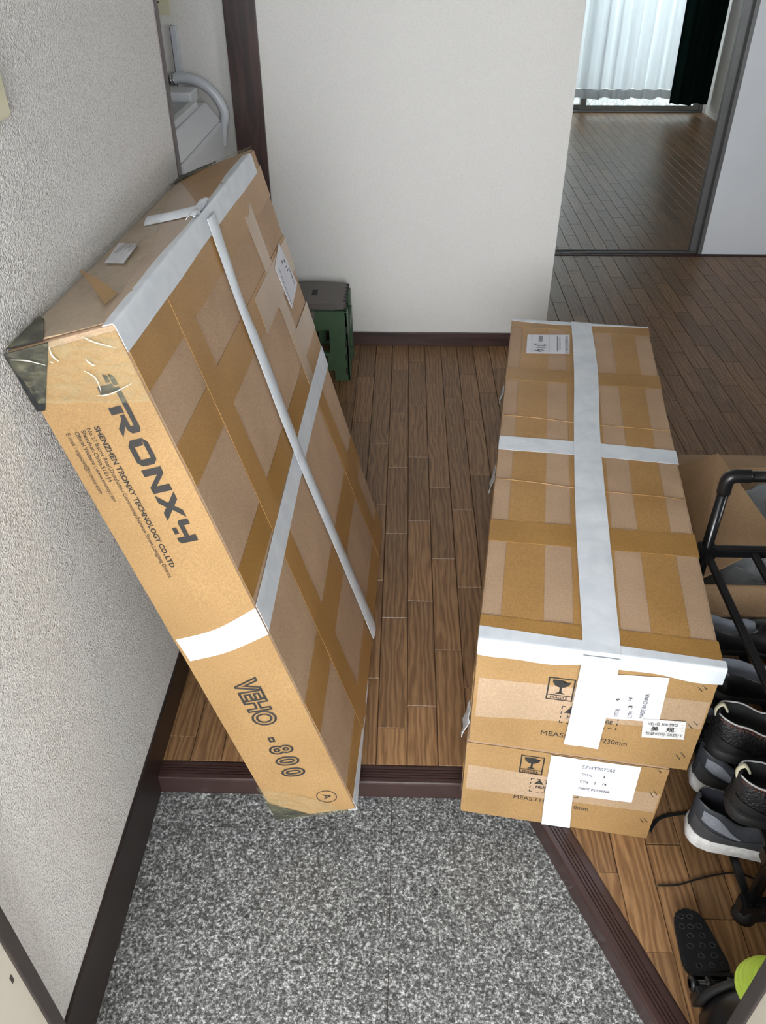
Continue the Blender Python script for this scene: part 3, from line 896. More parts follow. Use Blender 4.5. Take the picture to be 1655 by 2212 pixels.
# stretch film over the upper corner, the top and the lower corner
ppatch('plastic_film', bF, [(0.05, 0.93), (1.0, 0.895), (1.0, 1.0), (0.0, 1.0)], 'film', big, 0.0045, 24, 0.006, 26, 5)
ppatch('plastic_film', bT, [(0.0, 0.0), (0.86, 0.0), (0.75, 0.30), (0.0, 0.95)], 'film', big, 0.0045, 24, 0.005, 26, 6)
ppatch('plastic_film', bF, [(0.0, 0.0), (0.95, 0.002), (0.62, 0.05), (0.0, 0.11)], 'film', big, 0.0045, 16, 0.004, 30, 7)
ppatch('plastic_film', bT, [(0.0, 0.93), (0.95, 0.97), (0.98, 1.0), (0.0, 1.0)], 'film', big, 0.0045, 16, 0.005, 30, 8)
for cr in ([(0.589, 0.957), (0.647, 0.947), (0.653, 0.936), (0.636, 0.925)], [(0.652, 0.971), (0.676, 0.963), (0.706, 0.960)], [(0.408, 0.996), (0.396, 0.985), (0.424, 0.976)], [(0.349, 0.979), (0.37, 0.976)], [(0.723, 0.998), (0.798, 0.988), (0.948, 0.975)], [(0.581, 0.922), (0.711, 0.920), (0.939, 0.927)], [(0.031, 0.993), (0.162, 0.987), (0.295, 0.976)]):
    pts_ = spline([Vector((a, b, 0)) for a, b in cr], 6)
    tube('film_fold_glint', [bF(p.x, p.y, 0.0085) for p in pts_], [0.0003 + 0.0009 * math.sin(math.pi * k / (len(pts_) - 1)) for k in range(len(pts_))], 'fold_glint', big, 6, 0.5)  # raised folds in pale colour, standing in for highlights on the film
# torn cardboard tongue
grid('torn_flap', [[bT(lerp(0.74, 0.20, t) + 0.05 * (1 - t) * q, lerp(0.085, 0.235, t) + 0.035 * q * (1 - 0.8 * t), 0.004 + 0.030 * t * (1 - 0.5 * t)) for q in (0, .5, 1)] for t in [k / 8 for k in range(9)]], 'card_orange', big, 0.001, 60, 3)
# labels
def label_on(fc, quad, parent, off, mat='paper', name='label'):
    return patch(name, fc, quad, mat, parent, off, nu=6, nv=6, wr=0.0005, ws=30, seed=len(name))
lb = label_on(bS, [(0.839, 0.706), (0.964, 0.720), (0.924, 0.824), (0.821, 0.803)], big, 0.0028)
def lines_on(fc, items, org, ex, ey, parent, mat, off): return shape(fc, items, org, ex, ey, parent, mat, off, 'printed_lines')
ex_l, ey_l = (0.0, -1.0), (1.0, 0.0)
lo = (0.835, 0.800)
lines_on(bS, [rect(0.004, 0.0405 + 0.0, 0.010, 0.046)] + [rect(0.030 + 0.006 * k, 0.073, 0.034 + 0.006 * k, 0.079) for k in range(6)], lo, ex_l, ey_l, lb, 'ink_soft', 0.0042)
shape(bS, stroke([(0.006, 0.052), (0.012, 0.058), (0.010, 0.066), (0.018, 0.066)], 0.0016) + stroke([(0.022, 0.054), (0.022, 0.064)], 0.0016) + stroke([(0.030, 0.056), (0.030, 0.066)], 0.0018), lo, ex_l, ey_l, lb, 'ink', 0.0043, 'handwriting')
lines_on(bS, [rect(0.006 + 0.0052 * k, 0.006, 0.0095 + 0.0052 * k, 0.010) for k in range(14)] + [rect(0.006, 0.034, 0.080, 0.0346), rect(0.006, 0.018, 0.080, 0.0184)], lo, ex_l, ey_l, lb, 'ink_soft', 0.0042)
lb = label_on(bT, [(0.220, 0.326), (0.514, 0.283), (0.461, 0.392), (0.129, 0.447)], big, 0.0042)
ox, oy = 0.235, 0.345
for k, (x0, x1, y) in enumerate(((0.0, 0.055, 0.0), (0.006, 0.060, 0.008), (0.020, 0.034, 0.018), (0.020, 0.034, 0.024), (0.008, 0.058, 0.034))):
    pass
lines_on(bT, [[(x0 + 0.0035 * j, y), (x0 + 0.0035 * j + 0.0022, y), (x0 + 0.0035 * j + 0.0022, y + 0.004), (x0 + 0.0035 * j, y + 0.004)] for (x0, nn, y) in ((0.004, 12, 0.0), (0.004, 12, 0.007), (0.018, 5, 0.016), (0.018, 5, 0.022), (0.006, 12, 0.032)) for j in range(nn)],
         (0.215, 0.365), (0.20, 0.98), (0.9, -0.43), lb, 'ink_soft', 0.0058)
# printing on the front narrow face, reading downwards with letter tops to the right
def tronxy():
    H, W = 0.19 * bF.su, 0.037
    T_ = 0.25
    L = []
    def add(x, polys): L.extend([[(x + p[0] * W, p[1] * H) for p in q] for q in polys])
    s = lambda pts: stroke(pts, T_)
    add(0.000, [[(0.0, .78), (.12, 1.0), (.42, 1.0), (.42, .78)], [(.48, .75), (.48, 1.0), (1.08, 1.0), (1.14, .75)], [(.34, 0.0), (.34, .75), (.62, .75), (.62, 0.0)], [(-.02, .52), (.06, .72), (.28, .72), (.28, .52)]])
    add(0.0405, [[(.0, .76), (.0, 1.0), (.85, 1.0), (1.02, .9), (.9, .76)], [(.76, .80), (1.02, .9), (1.02, .52), (.88, .36), (.76, .56)], [(.32, .36), (.32, .58), (.78, .58), (.88, .36)], [(.44, .36), (.72, .36), (1.08, 0), (.76, 0)], [(0, 0), (0, .62), (.26, .62), (.26, 0)]])
    add(0.0865, [[(.0, .2), (.0, .8), (.26, .72), (.26, .28)], [(.0, .8), (.18, 1.0), (.84, 1.0), (1.0, .8), (.76, .76), (.26, .76)], [(1.0, .8), (1.0, .2), (.76, .26), (.76, .76)], [(.0, .2), (.26, .26), (.76, .26), (1.0, .2), (.84, 0), (.18, 0)]])
    add(0.1285, [rect(0, 0, .26, 1.0), rect(.70, 0, .96, 1.0), [(.26, 1.0), (.26, .66), (.70, 0), (.70, .34)]])
    add(0.1680, [[(-.04, 1), (.28, 1), (1.04, 0), (.70, 0)], [(-.04, 0), (.28, 0), (.60, .40), (.44, .60)], [(.74, 1), (1.04, 1), (.64, .50), (.50, .68)]])
    add(0.2090, [[(0, .52), (0, 1), (.24, 1), (.24, .62)], [(0, .52), (.24, .66), (.70, .66), (.70, .42), (.12, .42)], [(.70, 0), (.70, 1.0), (.96, 1.0), (.96, .12), (.86, 0)], rect(.26, .0, .54, .22)])
    shape(bF, L, (0.598, 0.944), DN, RT, big, 'ink', 0.0022, 'printed_logo')
tronxy()
for body, u0, v0, v1, h in (('SHENZHEN TRONXY TECHNOLOGY CO.,LTD', 0.388, 0.879, 0.636, 0.0066), ('No.23 Baoya Road,Danzhutou Community,Nanwan Street,Longgang District,', 0.316, 0.879, 0.618, 0.0052),
                            ('Shenzhen,China,518114', 0.256, 0.878, 0.796, 0.0054), ('Official Website : www.tronxy.com', 0.194, 0.878, 0.765, 0.0052), ('E-mail : support@tronxy.com', 0.112, 0.879, 0.782, 0.0052)):
    lettering(bF, body, (u0, v0), DN, RT, (v0 - v1) * bF.sv, h, big, 'ink', 0.0021, bold=0.024 if u0 > .38 else 0.0)
for body, v0, v1 in (('VEHO', 0.388, 0.269), ('-', 0.237, 0.224), ('8', 0.213, 0.189), ('0', 0.181, 0.155), ('0', 0.148, 0.122)):
    lettering(bF, body, (0.385, v0), DN, RT, (v0 - v1) * bF.sv, 0.0325 if body != '-' else 0.03, big, 'ink', 0.0021, outline=0.036, bold=0.026)
shape(bF, ring(0, 0, 0.0165, 0.0013), (0.737, 0.052), DN, RT, big, 'ink', 0.0021, 'printed_ring')
lettering(bF, 'A', (0.693, 0.0595), DN, RT, 0.0135, 0.013, big, 'ink', 0.0021)

# ------------------------------------------------------------------ stacked cartons
def upright(ox, oy, oz, a, w, l, h):
    ux, uy = Vector((math.cos(a), math.sin(a), 0)) * w, Vector((-math.sin(a), math.cos(a), 0)) * l
    o = Vector((ox, oy, oz))
    return Carton({(i, j, k): o + ux * i + uy * j + Vector((0, 0, h * k)) for i in (0, 1) for j in (0, 1) for k in (0, 1)})
B1 = upright(.1133, .8264, .1930, -.1422, .3405, 1.1551, .2286)
B2 = upright(.1100, .8246, .0005, -.1427, .3183, 1.1551, .1916)
up = empty('shipping_carton', B1.at(.5, .5, 0), 'long taped carton on top of another carton, white tape cross on its lid', 'carton')
lo_ = empty('shipping_carton', B2.at(.5, .5, 0), 'long taped carton at the bottom of the stack, resting on the floor', 'carton')
carton_body(B1, up, 'card', 0.005)
carton_body(B2, lo_, 'card', 0.005)
f1, t1, r1, l1 = B1.face('front'), B1.face('top'), B1.face('right'), B1.face('left')
f2, l2 = B2.face('front'), B2.face('left')
# lid: brown tapes
sd = 60
for (a, b) in ((0.088, 0.272), (0.40, 0.60), (0.727, 0.888)):
    sd += 1
    band_u('packing_tape', t1, a, b, 0.004, 0.996, 'tape', up, 0.0007, nu=4, nv=40, wr=0.0005, ws=30, seed=sd)
for q in ([(0.0, 0.705), (1.0, 0.715), (1.0, 0.768), (0.0, 0.757)], [(0.0, 0.200), (1.0, 0.210), (1.0, 0.262), (0.0, 0.250)], [(0.0, 0.002), (1.0, 0.002), (1.0, 0.045), (0.0, 0.045)], [(0.0, 0.955), (1.0, 0.955), (1.0, 0.998), (0.0, 0.998)]):
    sd += 1
    patch('packing_tape', t1, q, 'tape2', up, 0.0013, nu=20, nv=3, wr=0.0006, ws=36, seed=sd)
# creases in the tape
for (va, vb) in ((0.565, 0.555), (0.36, 0.348)):
    tube('tape_crease', [t1(u, lerp(va, vb, u) + 0.002 * math.sin(u * 9), 0.0016) for u in [k / 14 * 0.98 + 0.01 for k in range(15)]], 0.0007, 'tape', up, 6)
# ends
band_u('packing_tape', f1, 0.004, 0.996, 0.004, 0.996, 'card_orange', up, 0.0006, nu=10, nv=8, wr=0.0006, ws=30, seed=70)
patch('packing_tape', f1, [(0.02, 0.27), (0.99, 0.44), (0.99, 0.70), (0.02, 0.66)], 'tape_clear', up, 0.0011, nu=12, nv=4, wr=0.0006, ws=30, seed=71)
band_u('packing_tape', f2, 0.004, 0.996, 0.004, 0.996, 'card_orange', lo_, 0.0006, nu=10, nv=8, wr=0.0006, ws=30, seed=72)
patch('packing_tape', f2, [(0.02, 0.36), (0.99, 0.40), (0.99, 0.66), (0.02, 0.70)], 'tape_clear', lo_, 0.0011, nu=12, nv=4, wr=0.0006, ws=30, seed=73)
for c, r_, s in ((up, B1.face('right'), 74), (lo_, B2.face('right'), 75)):
    band_u('packing_tape', r_, 0.004, 0.996, 0.30, 0.72, 'tape', c, 0.0008, nu=20, nv=3, wr=0.0006, ws=30, seed=s)
for c, r_, s in ((up, l1, 76), (lo_, l2, 77)):
    rows = [[r_(u, v, 0.0008) for u in [k / 20 for k in range(21)]] for v in (0.3, 0.5, 0.7)]
    grid('packing_tape', rows, 'tape', c, 0.0006, 30, s)
# white tape cross on the lid
strip('white_tape', t1, [(0.440, 0.998), (0.446, 0.771), (0.430, 0.516), (0.424, 0.265), (0.436, 0.0)][::-1], [(0.584, 0.998), (0.602, 0.774), (0.580, 0.510), (0.583, 0.273), (0.590, 0.0)][::-1], 'white', up, 64, 12, 0.0026, 0.0008, 0.0026, 81, 22)
strip('white_tape', t1, [(0.0, 0.449), (0.5, 0.452), (1.0, 0.450)], [(0.0, 0.493), (0.5, 0.495), (1.0, 0.492)], 'white', up, 30, 5, 0.0019, 0, 0.0004, 82)
edge_wrap('white_tape', lambda t, d, o: t1(t, d, o), lambda t, d, o: f1(t, 1 - d, o), 40, lambda t: 0.024 - 0.012 * t, wob(0.115, 0.018, 8), up, 0.0022, 0.0022, 83, 0.0, 1.012)
edge_wrap('white_tape', lambda t, d, o: B1.face('back')(t, 1 - d, o), lambda t, d, o: t1(t, 1 - d, o), 20, lambda t: 0.15, lambda t: 0.012 + 0.006 * math.sin(t * 5), up, 0.0022, 0.001, 84, 0.0, 1.0)
strip('white_tape', f1, [(0.432, 0.133), (0.436, 0.5), (0.436, 1.0)], [(0.586, 0.129), (0.588, 0.5), (0.590, 1.0)], 'white', up, 24, 8, 0.0056, 0.0, 0.0016, 85)
strip('white_tape', f2, [(0.443, 0.006), (0.43, 0.5), (0.424, 0.995)], [(0.594, 0.012), (0.57, 0.5), (0.551, 0.995)], 'white', lo_, 24, 8, 0.0036, 0.0, 0.0018, 86)
# ends of white tape showing on the left flanks
for u0, u1, v0, v1 in ((0.0, 0.04, 0.02, 0.19), (0.60, 0.645, 0.0, 0.20), (0.962, 0.985, 0.02, 0.2)):
    grid('white_tape', [[l1(lerp(u0, u1, q / 5), lerp(v0, v1, p / 5), 0.003 + 0.009 * (1 - p / 5) + 0.0015 * math.sin(q * 2 + p)) for q in range(6)][::-1] for p in range(6)], 'white', up, 0.002, 60, 3)
# labels and printing, upper carton
def fragile(fc, x0, y0, w, h, parent):
    t = 0.0022
    W_, H_ = w, h
    P = [rect(0, 0, W_, t), rect(0, H_ - t, W_, H_), rect(0, t, t, H_ - t), rect(W_ - t, t, W_, H_ - t), rect(t, H_ * 0.205, W_ - t, H_ * 0.205 + t * 0.8)]
    cx, ct = W_ / 2, H_ * 0.90
    bowl = [(cx - W_ * 0.34, ct)] + [(cx + W_ * 0.34 * math.cos(a), ct - 0.02 * H_ - H_ * 0.30 * math.sin(-a)) for a in [math.pi + k * math.pi / 14 for k in range(15)]] + [(cx + W_ * 0.34, ct - 0.05 * H_), (cx + W_ * 0.22, ct - 0.07 * H_), (cx + W_ * 0.12, ct - 0.14 * H_), (cx + W_ * 0.14, ct - 0.02 * H_), (cx + W_ * 0.02, ct)]
    bowl = [(x, y) for x, y in bowl]
    P.append(bowl)
    P.append(rect(cx - W_ * 0.045, H_ * 0.36, cx + W_ * 0.045, ct - H_ * 0.30))
    P.append([(cx - W_ * 0.20, H_ * 0.29), (cx + W_ * 0.20, H_ * 0.29), (cx + W_ * 0.05, H_ * 0.38), (cx - W_ * 0.05, H_ * 0.38)])
    shape(fc, P, (x0, y0), UX, UY, parent, 'ink', 0.0018, 'fragile_symbol')
    lettering(fc, 'FRAGILE', (x0 + W_ * 0.15 / fc.su, y0 + H_ * 0.065 / fc.sv), UX, UY, W_ * 0.66, H_ * 0.105, parent, 'ink', 0.0018, bold=0.02)
def dashes(x0, y0, x1, y1, seg=0.0055, gap=0.005, t=0.0016):
    P = []
    x = x0
    while x < x1:
        P += [rect(x, y0, min(x + seg, x1), y0 + t), rect(x, y1 - t, min(x + seg, x1), y1)]; x += seg + gap
    y = y0
    while y < y1:
        P += [rect(x0, y, x0 + t, min(y + seg, y1)), rect(x1 - t, y, x1, min(y + seg, y1))]; y += seg + gap
    return P
fragile(f1, 0.317, 0.541, 0.115 * f1.su, 0.212 * f1.sv, up)
shape(f1, dashes(0, 0, 0.252 * f1.su, 0.172 * f1.sv), (0.394, 0.321), UX, UY, up, 'ink', 0.0018, 'dashed_frame')
shape(f1, [[(0, 0), (0.010, 0), (0.010, 0.017)]], (0.408, 0.425), UX, UY, up, 'ink', 0.0018, 'warning_triangle')
lettering(f1, 'H', (0.424, 0.372), UX, UY, 0.006, 0.0075, up, 'ink', 0.0018, bold=0.03)
lettering(f1, 'GE', (0.592, 0.372), UX, UY, 0.0105, 0.0075, up, 'ink', 0.0018, bold=0.03)
lettering(f1, 'MEAS:', (0.324, 0.172), UX, UY, 0.110 * f1.su, 0.0105, up, 'ink', 0.0018)
lettering(f1, '*230mm', (0.586, 0.172), UX, UY, 0.122 * f1.su, 0.0105, up, 'ink', 0.0018)
pl = label_on(f1, [(0.560, 0.430), (0.812, 0.461), (0.800, 0.88), (0.560, 0.85)], up, 0.0026, 'paper', 'paper_label')
LU, LL = (0.0, 1.0), (-1.0, 0.0)
for body, u, v0, v1, h in (('TOTAL', 0.637, 0.464, 0.55, 0.0062), ('4', 0.627, 0.615, 0.642, 0.006), ('CTN', 0.694, 0.471, 0.535, 0.0062), ('3', 0.686, 0.565, 0.592, 0.006), ('/4', 0.678, 0.632, 0.667, 0.006), ('MADE IN CHINA', 0.742, 0.488, 0.718, 0.0062)):
    lettering(f1, body, (u, v0), LU, LL, (v1 - v0) * f1.sv, h, pl, 'ink', 0.0046)
st = label_on(f1, [(0.758, 0.300), (0.936, 0.330), (0.920, 0.506), (0.743, 0.480)], up, 0.0042, 'sticker', 'sticker')
sx, sy = (0.98, 0.10), (-0.06, 1.0)
lettering(f1, 'VEHO 800 PRO', (0.768, 0.437), sx, sy, 0.043, 0.0058, st, 'ink', 0.0062)
lettering(f1, '美   规', (0.785, 0.386), sx, sy, 0.034, 0.0075, st, 'ink', 0.0062, bold=0.01)
lettering(f1, '包装时间: 202511', (0.768, 0.338), sx, sy, 0.052, 0.0058, st, 'ink', 0.0062)
def staples(fc, pts, parent):
    for (a, b) in pts:
        p, q = fc(*a, 0.0022), fc(*b, 0.0022)
        tube('staple', [fc(*a, 0.0), p, q, fc(*b, 0.0)], 0.0008, 'steel', parent, 6)
staples(f1, [((0.924, 0.823), (0.942, 0.796)), ((0.941, 0.837), (0.960, 0.816)), ((0.931, 0.476), (0.957, 0.435)), ((0.953, 0.507), (0.973, 0.470)), ((0.925, 0.159), (0.949, 0.113)), ((0.946, 0.176), (0.967, 0.141))], up)
staples(f2, [((0.937, 0.985), (0.959, 0.955)), ((0.938, 0.674), (0.959, 0.618)), ((0.954, 0.700), (0.974, 0.652)), ((0.932, 0.288), (0.953, 0.238)), ((0.951, 0.297), (0.971, 0.254))], lo_)
# lid label
tl = label_on(t1, [(0.123, 0.826), (0.420, 0.838), (0.425, 0.931), (0.124, 0.917)], up, 0.0022, 'paper', 'shipping_label')
lettering(t1, 'XM4L9KZ16683', (0.392, 0.921), DN, RT, 0.093, 0.0075, tl, 'ink_soft', 0.0036)
shape(t1, [rect(0, 0, 0.103, 0.0005), rect(0, 0.041, 0.103, 0.0415), rect(0, 0.081, 0.103, 0.0815), rect(0.0535, 0, 0.054, 0.041)] + [rect(0.012 + 0.006 * k, 0.016, 0.0155 + 0.006 * k, 0.026) for k in range(5)], (0.158, 0.921), DN, RT, tl, 'ink_soft', 0.0036, 'printed_lines')
shape(t1, [rect(0.006 + 0.0043 * k, 0.060, 0.0095 + 0.0043 * k, 0.0625) for k in range(20)] + [rect(0.012 + 0.0043 * k, 0.066, 0.0155 + 0.0043 * k, 0.068) for k in range(16)], (0.158, 0.921), DN, RT, tl, 'ink_soft', 0.0036, 'printed_lines')
shape(t1, stroke([(0.058, 0.030), (0.062, 0.034), (0.066, 0.026), (0.062, 0.021), (0.067, 0.016), (0.062, 0.010), (0.059, 0.005)], 0.0022) + stroke([(0.072, 0.031), (0.076, 0.030), (0.078, 0.012)], 0.002) + stroke([(0.090, 0.028), (0.086, 0.018), (0.094, 0.014), (0.100, 0.020)], 0.0022) + stroke([(0.096, 0.024), (0.093, 0.006)], 0.0022), (0.158, 0.921), DN, RT, tl, 'ink', 0.0038, 'handwriting')
# lower carton
fragile(f2, 0.280, 0.694, 0.119 * f2.su, 0.24 * f2.sv, lo_)
shape(f2, dashes(0, 0, 0.253 * f2.su, 0.19 * f2.sv), (0.347, 0.448), UX, UY, lo_, 'ink', 0.0018, 'dashed_frame')
shape(f2, [[(0, 0), (0.0155, 0), (0.0078, 0.0125)]], (0.368, 0.566), UX, UY, lo_, 'ink', 0.0018, 'warning_triangle')
lettering(f2, '!', (0.3885, 0.5715), UX, UY, 0.0013, 0.007, lo_, 'card_orange', 0.0021)
lettering(f2, 'C', (0.424, 0.566), UX, UY, 0.0105, 0.0125, lo_, 'ink', 0.0018, bold=0.03)
lettering(f2, 'HEAV', (0.378, 0.508), UX, UY, 0.021, 0.0072, lo_, 'ink', 0.0018, bold=0.03)
lettering(f2, 'TE', (0.418, 0.463), UX, UY, 0.0095, 0.0066, lo_, 'ink', 0.0018, bold=0.03)
lettering(f2, 'MEAS:116', (0.275, 0.315), UX, UY, 0.168 * f2.su, 0.0098, lo_, 'ink', 0.0018)
lettering(f2, '0mm', (0.590, 0.285), UX, UY, 0.074 * f2.su, 0.0098, lo_, 'ink', 0.0018)
pl = label_on(f2, [(0.566, 0.492), (0.866, 0.506), (0.860, 0.994), (0.545, 0.985)], lo_, 0.0026, 'paper', 'paper_label')
for body, u0, u1, v, h in (('SZHY007062', 0.584, 0.745, 0.885, 0.0075), ('TOTAL', 0.587, 0.645, 0.785, 0.0062), ('4', 0.693, 0.706, 0.790, 0.006), ('CTN', 0.589, 0.628, 0.690, 0.0062), ('2', 0.657, 0.668, 0.692, 0.006), ('/4', 0.699, 0.72, 0.695, 0.006), ('MADE IN CHINA', 0.590, 0.746, 0.595, 0.0062)):
    lettering(f2, body, (u0, v), UX, UY, (u1 - u0) * f2.su, h, pl, 'ink' if body[0] != 'S' else 'ink_soft', 0.0046)

# ------------------------------------------------------------------ folding step stool
stool = empty('folding_step_stool', (-.275, 2.54, 0), 'olive green folding step stool with grey-brown top by the far wall', 'step stool')
SX0, SX1, SY0, SY1, SH = -0.395, -0.175, 2.432, 2.640, 0.265
top_p = [(SX0 + 0.02, SY0 + 0.012), (SX1 - 0.02, SY0 + 0.012), (SX1 - 0.012, SY0 + 0.03), (SX1 - 0.012, SY1 - 0.03), (SX1 - 0.022, SY1 - 0.012), ((SX0 + SX1) / 2, SY1 - 0.002), (SX0 + 0.022, SY1 - 0.012), (SX0 + 0.012, SY1 - 0.03), (SX0 + 0.012, SY0 + 0.03)]
tp = prism('top', top_p, SH - 0.022, SH, 'olive_top', stool, 0.003)
hx, hy = -0.288, 2.535
box('handle_slot', hx - 0.014, hx + 0.004, hy - 0.022, hy + 0.022, SH - 0.004, SH + 0.0006, 'pad', tp)
prism('handle_rim', [(hx - 0.018, hy - 0.027), (hx + 0.009, hy - 0.027), (hx + 0.016, hy - 0.020), (hx + 0.016, hy + 0.020), (hx + 0.009, hy + 0.027), (hx - 0.018, hy + 0.027)], SH - 0.002, SH + 0.0003, 'olive_top', tp)
for k in range(6):
    yy = SY0 + 0.035 + k * (SY1 - SY0 - 0.07) / 5
    box('hinge_tooth', SX1 - 0.020, SX1 - 0.010, yy - 0.006, yy + 0.006, SH - 0.012, SH + 0.001, 'pad', tp, 0.001)
def frame_panel(name, x0, x1, y, th, h, parent):
    """end panel in the XZ plane with arch, window and round hole"""
    def taper(x, z): return lerp(x, (x0 + x1) / 2, 0.06 * z / h)
    outer = [(x0, 0), (x0 + 0.045, 0), (x0 + 0.05, 0.03), (x0 + 0.065, 0.04), (x1 - 0.065, 0.04), (x1 - 0.05, 0.03), (x1 - 0.045, 0), (x1, 0), (x1 - 0.006, h), (x0 + 0.006, h)]
    bm = bmesh.new()
    # strips around openings
    cells = [rect(x0, 0, x0 + 0.05, 0.036), rect(x1 - 0.05, 0, x1, 0.036), rect(x0, 0.036, x1, 0.048), rect(x0, 0.048, x0 + 0.072, 0.088), rect(x1 - 0.072, 0.048, x1, 0.088), rect(x0 + 0.095, 0.048, x1 - 0.095, 0.088),
             rect(x0, 0.088, x1, 0.100), rect(x0, 0.100, x0 + 0.062, 0.180), rect(x1 - 0.062, 0.100, x1, 0.180), rect(x0, 0.180, x1, h)]
    for c in cells:
        f = [bm.verts.new((taper(p[0], p[1]), y, p[1])) for p in c]
        b = [bm.verts.new((taper(p[0], p[1]), y + th, p[1])) for p in c]
        bm.faces.new(f); bm.faces.new(b[::-1])
        for i in range(4): bm.faces.new((f[i], b[i], b[(i + 1) % 4], f[(i + 1) % 4]))
    bmesh.ops.remove_doubles(bm, verts=bm.verts, dist=1e-5)
    bmesh.ops.recalc_face_normals(bm, faces=bm.faces)
    return from_bm(name, bm, 'olive', parent)
for y in (SY0, SY1 - 0.014):
    fp = frame_panel('end_panel', SX0 + 0.003, SX1 - 0.003, y, 0.014, SH - 0.024, stool)
for s, xx in ((1, SX1), (-1, SX0)):
    for (y0, y1) in ((SY0, SY0 + 0.05), (SY1 - 0.05, SY1)):
        c = [(xx - s * 0.010, y0, 0), (xx, y0, 0), (xx, y1, 0), (xx - s * 0.010, y1, 0), (xx - s * 0.018, y0, SH - 0.024), (xx - s * 0.008, y0, SH - 0.024), (xx - s * 0.008, y1, SH - 0.024), (xx - s * 0.018, y1, SH - 0.024)]
        hexa('side_leg', c, 'olive', stool, 0.002)
    box('side_brace', min(xx - s * 0.012, xx - s * 0.002), max(xx - s * 0.012, xx - s * 0.002), SY0 + 0.05, SY1 - 0.05, 0.16, 0.20, 'olive', stool)
    box('side_brace', min(xx - s * 0.010, xx), max(xx - s * 0.010, xx), SY0 + 0.05, SY1 - 0.05, 0.03, 0.05, 'olive', stool)
for z in (0.035, 0.085, 0.135, 0.18):
    box('hinge_clip', SX1 - 0.016, SX1 - 0.009, SY0 - 0.003, SY0 + 0.001, z - 0.012, z + 0.012, 'pad', stool, 0.001)
box('latch', -0.315, -0.285, SY0 - 0.004, SY0 + 0.002, SH - 0.045, SH - 0.02, 'olive_top', stool, 0.003)

# ------------------------------------------------------------------ washing machine corner
wm = empty('washing_machine', (-.80, 2.385, 0), 'white washing machine seen through the washroom doorway', 'washing machine')
MX, MY0, MY1 = -0.56, 2.125, 2.648
box('body', MX - 0.48, MX, MY0, MY1, 0.0, 0.755, 'machine', wm, 0.012, seg=3)
hexa('control_panel', [(MX - 0.48, MY0 + .004, .757), (MX - .001, MY0 + .004, .757), (MX - .001, MY1 - .004, .757), (MX - .48, MY1 - .004, .757),
                       (MX - 0.46, MY0 + .02, .815), (MX - .030, MY0 + .02, .815), (MX - .030, MY1 - .05, .815), (MX - .46, MY1 - .02, .815)], 'machine', wm, 0.006, 3)
box('lid', MX - 0.40, MX - 0.045, MY0 + 0.04, MY1 - 0.12, 0.815, 0.828, 'machine_g', wm, 0.004)
box('lid_handle', MX - 0.056, MX - 0.034, MY0 + 0.10, MY1 - 0.14, 0.816, 0.834, 'machine', wm, 0.003)
box('rear_console', MX - 0.46, MX - 0.06, MY1 - 0.10, MY1 - 0.01, 0.815, 0.850, 'machine', wm, 0.006)
hp = spline([(-.705, 2.678, .862), (-.672, 2.678, .868), (-.625, 2.678, .858), (-.580, 2.678, .825), (-.556, 2.678, .775), (-.564, 2.678, .735), (-.575, 2.678, .68)], 8)
hs = tube('drain_hose', hp, 0.0148, 'hose', None, 14)
tag(hs, 'pale grey curved hose arching over the washing machine', 'hose')
tap = empty('wall_tap', (-.70, 2.74, .862), 'chrome wall tap with ringed collar above the washing machine', 'tap')
tube('spout', [(-.712, 2.739, .862), (-.712, 2.70, .862), (-.708, 2.680, .862)], 0.010, 'chrome', tap)
for k in range(3):
    tube('collar_ring', [(-.714 + 0.008 * k, 2.678, .862), (-.709 + 0.008 * k, 2.678, .8625)], 0.0168, 'chrome', tap, 16)
pc = empty('pipe_cover', (-.69, 2.735, 0.87), 'narrow pale pipe cover on the washroom wall', 'pipe')
box('cover', -.700, -.680, 2.725, 2.7395, .872, .995, 'hose', pc, 0.003)
tube('wire', [(-.702, 2.735, .80), (-.702, 2.735, .99), (-.698, 2.735, .998), (-.694, 2.735, .992)], 0.0012, 'black_pl', pc, 6)
ou = empty('wall_outlet', (-.715, 2.739, 1.04), 'ivory electric outlet plate on the washroom wall', 'outlet')
box('plate', -.752, -.692, 2.732, 2.7395, 1.022, 1.122, 'ivory', ou, 0.002)
box('socket', -.735, -.712, 2.730, 2.733, 1.045, 1.10, 'ivory', ou, 0.001)
for zz in (1.052, 1.060): box('slot', -.729, -.722, 2.7295, 2.731, zz, zz + 0.004, 'hole', ou)
sw = empty('wall_switch', (XL, 0.92, 1.12), 'ivory switch plate at the edge of the left wall', 'switch')
box('plate', XL + 0.0005, XL + 0.009, 0.87, 0.956, 1.086, 1.20, 'ivory', sw, 0.003)
box('rocker', XL + 0.009, XL + 0.012, 0.89, 0.935, 1.11, 1.17, 'ivory', sw, 0.001)

# ------------------------------------------------------------------ curtains
def curtain(name, x0, x1, y, z0, z1, amp, waves, mat, parent, seed, x0t=None, x1t=None, nx=120, nz=16):
    rows = []
    x0t = x0 if x0t is None else x0t; x1t = x1 if x1t is None else x1t
    for i in range(nz + 1):
        t = i / nz
        z = lerp(z0, z1, t)
        row = []
        for j in range(nx + 1):
            q = j / nx
            x = lerp(lerp(x0, x0t, t), lerp(x1, x1t, t), q)
            ph = waves * 2 * math.pi * q + seed
            d = amp * (math.sin(ph) + 0.35 * math.sin(ph * 2.1 + 1.3 + t)) * (1.15 - 0.3 * t)
            row.append((x + 0.006 * math.sin(ph * 1.3 + t * 2), y + d, z + 0.005 * math.sin(ph * 0.5) * (1 - t)))
        rows.append(row)
    return grid(name, rows, mat, parent, 0, 1, 0, thick=0.0006)
lc = empty('lace_curtain', (1.66, 6.86, 0.11), 'sheer white lace curtain hanging over the window', 'curtain')
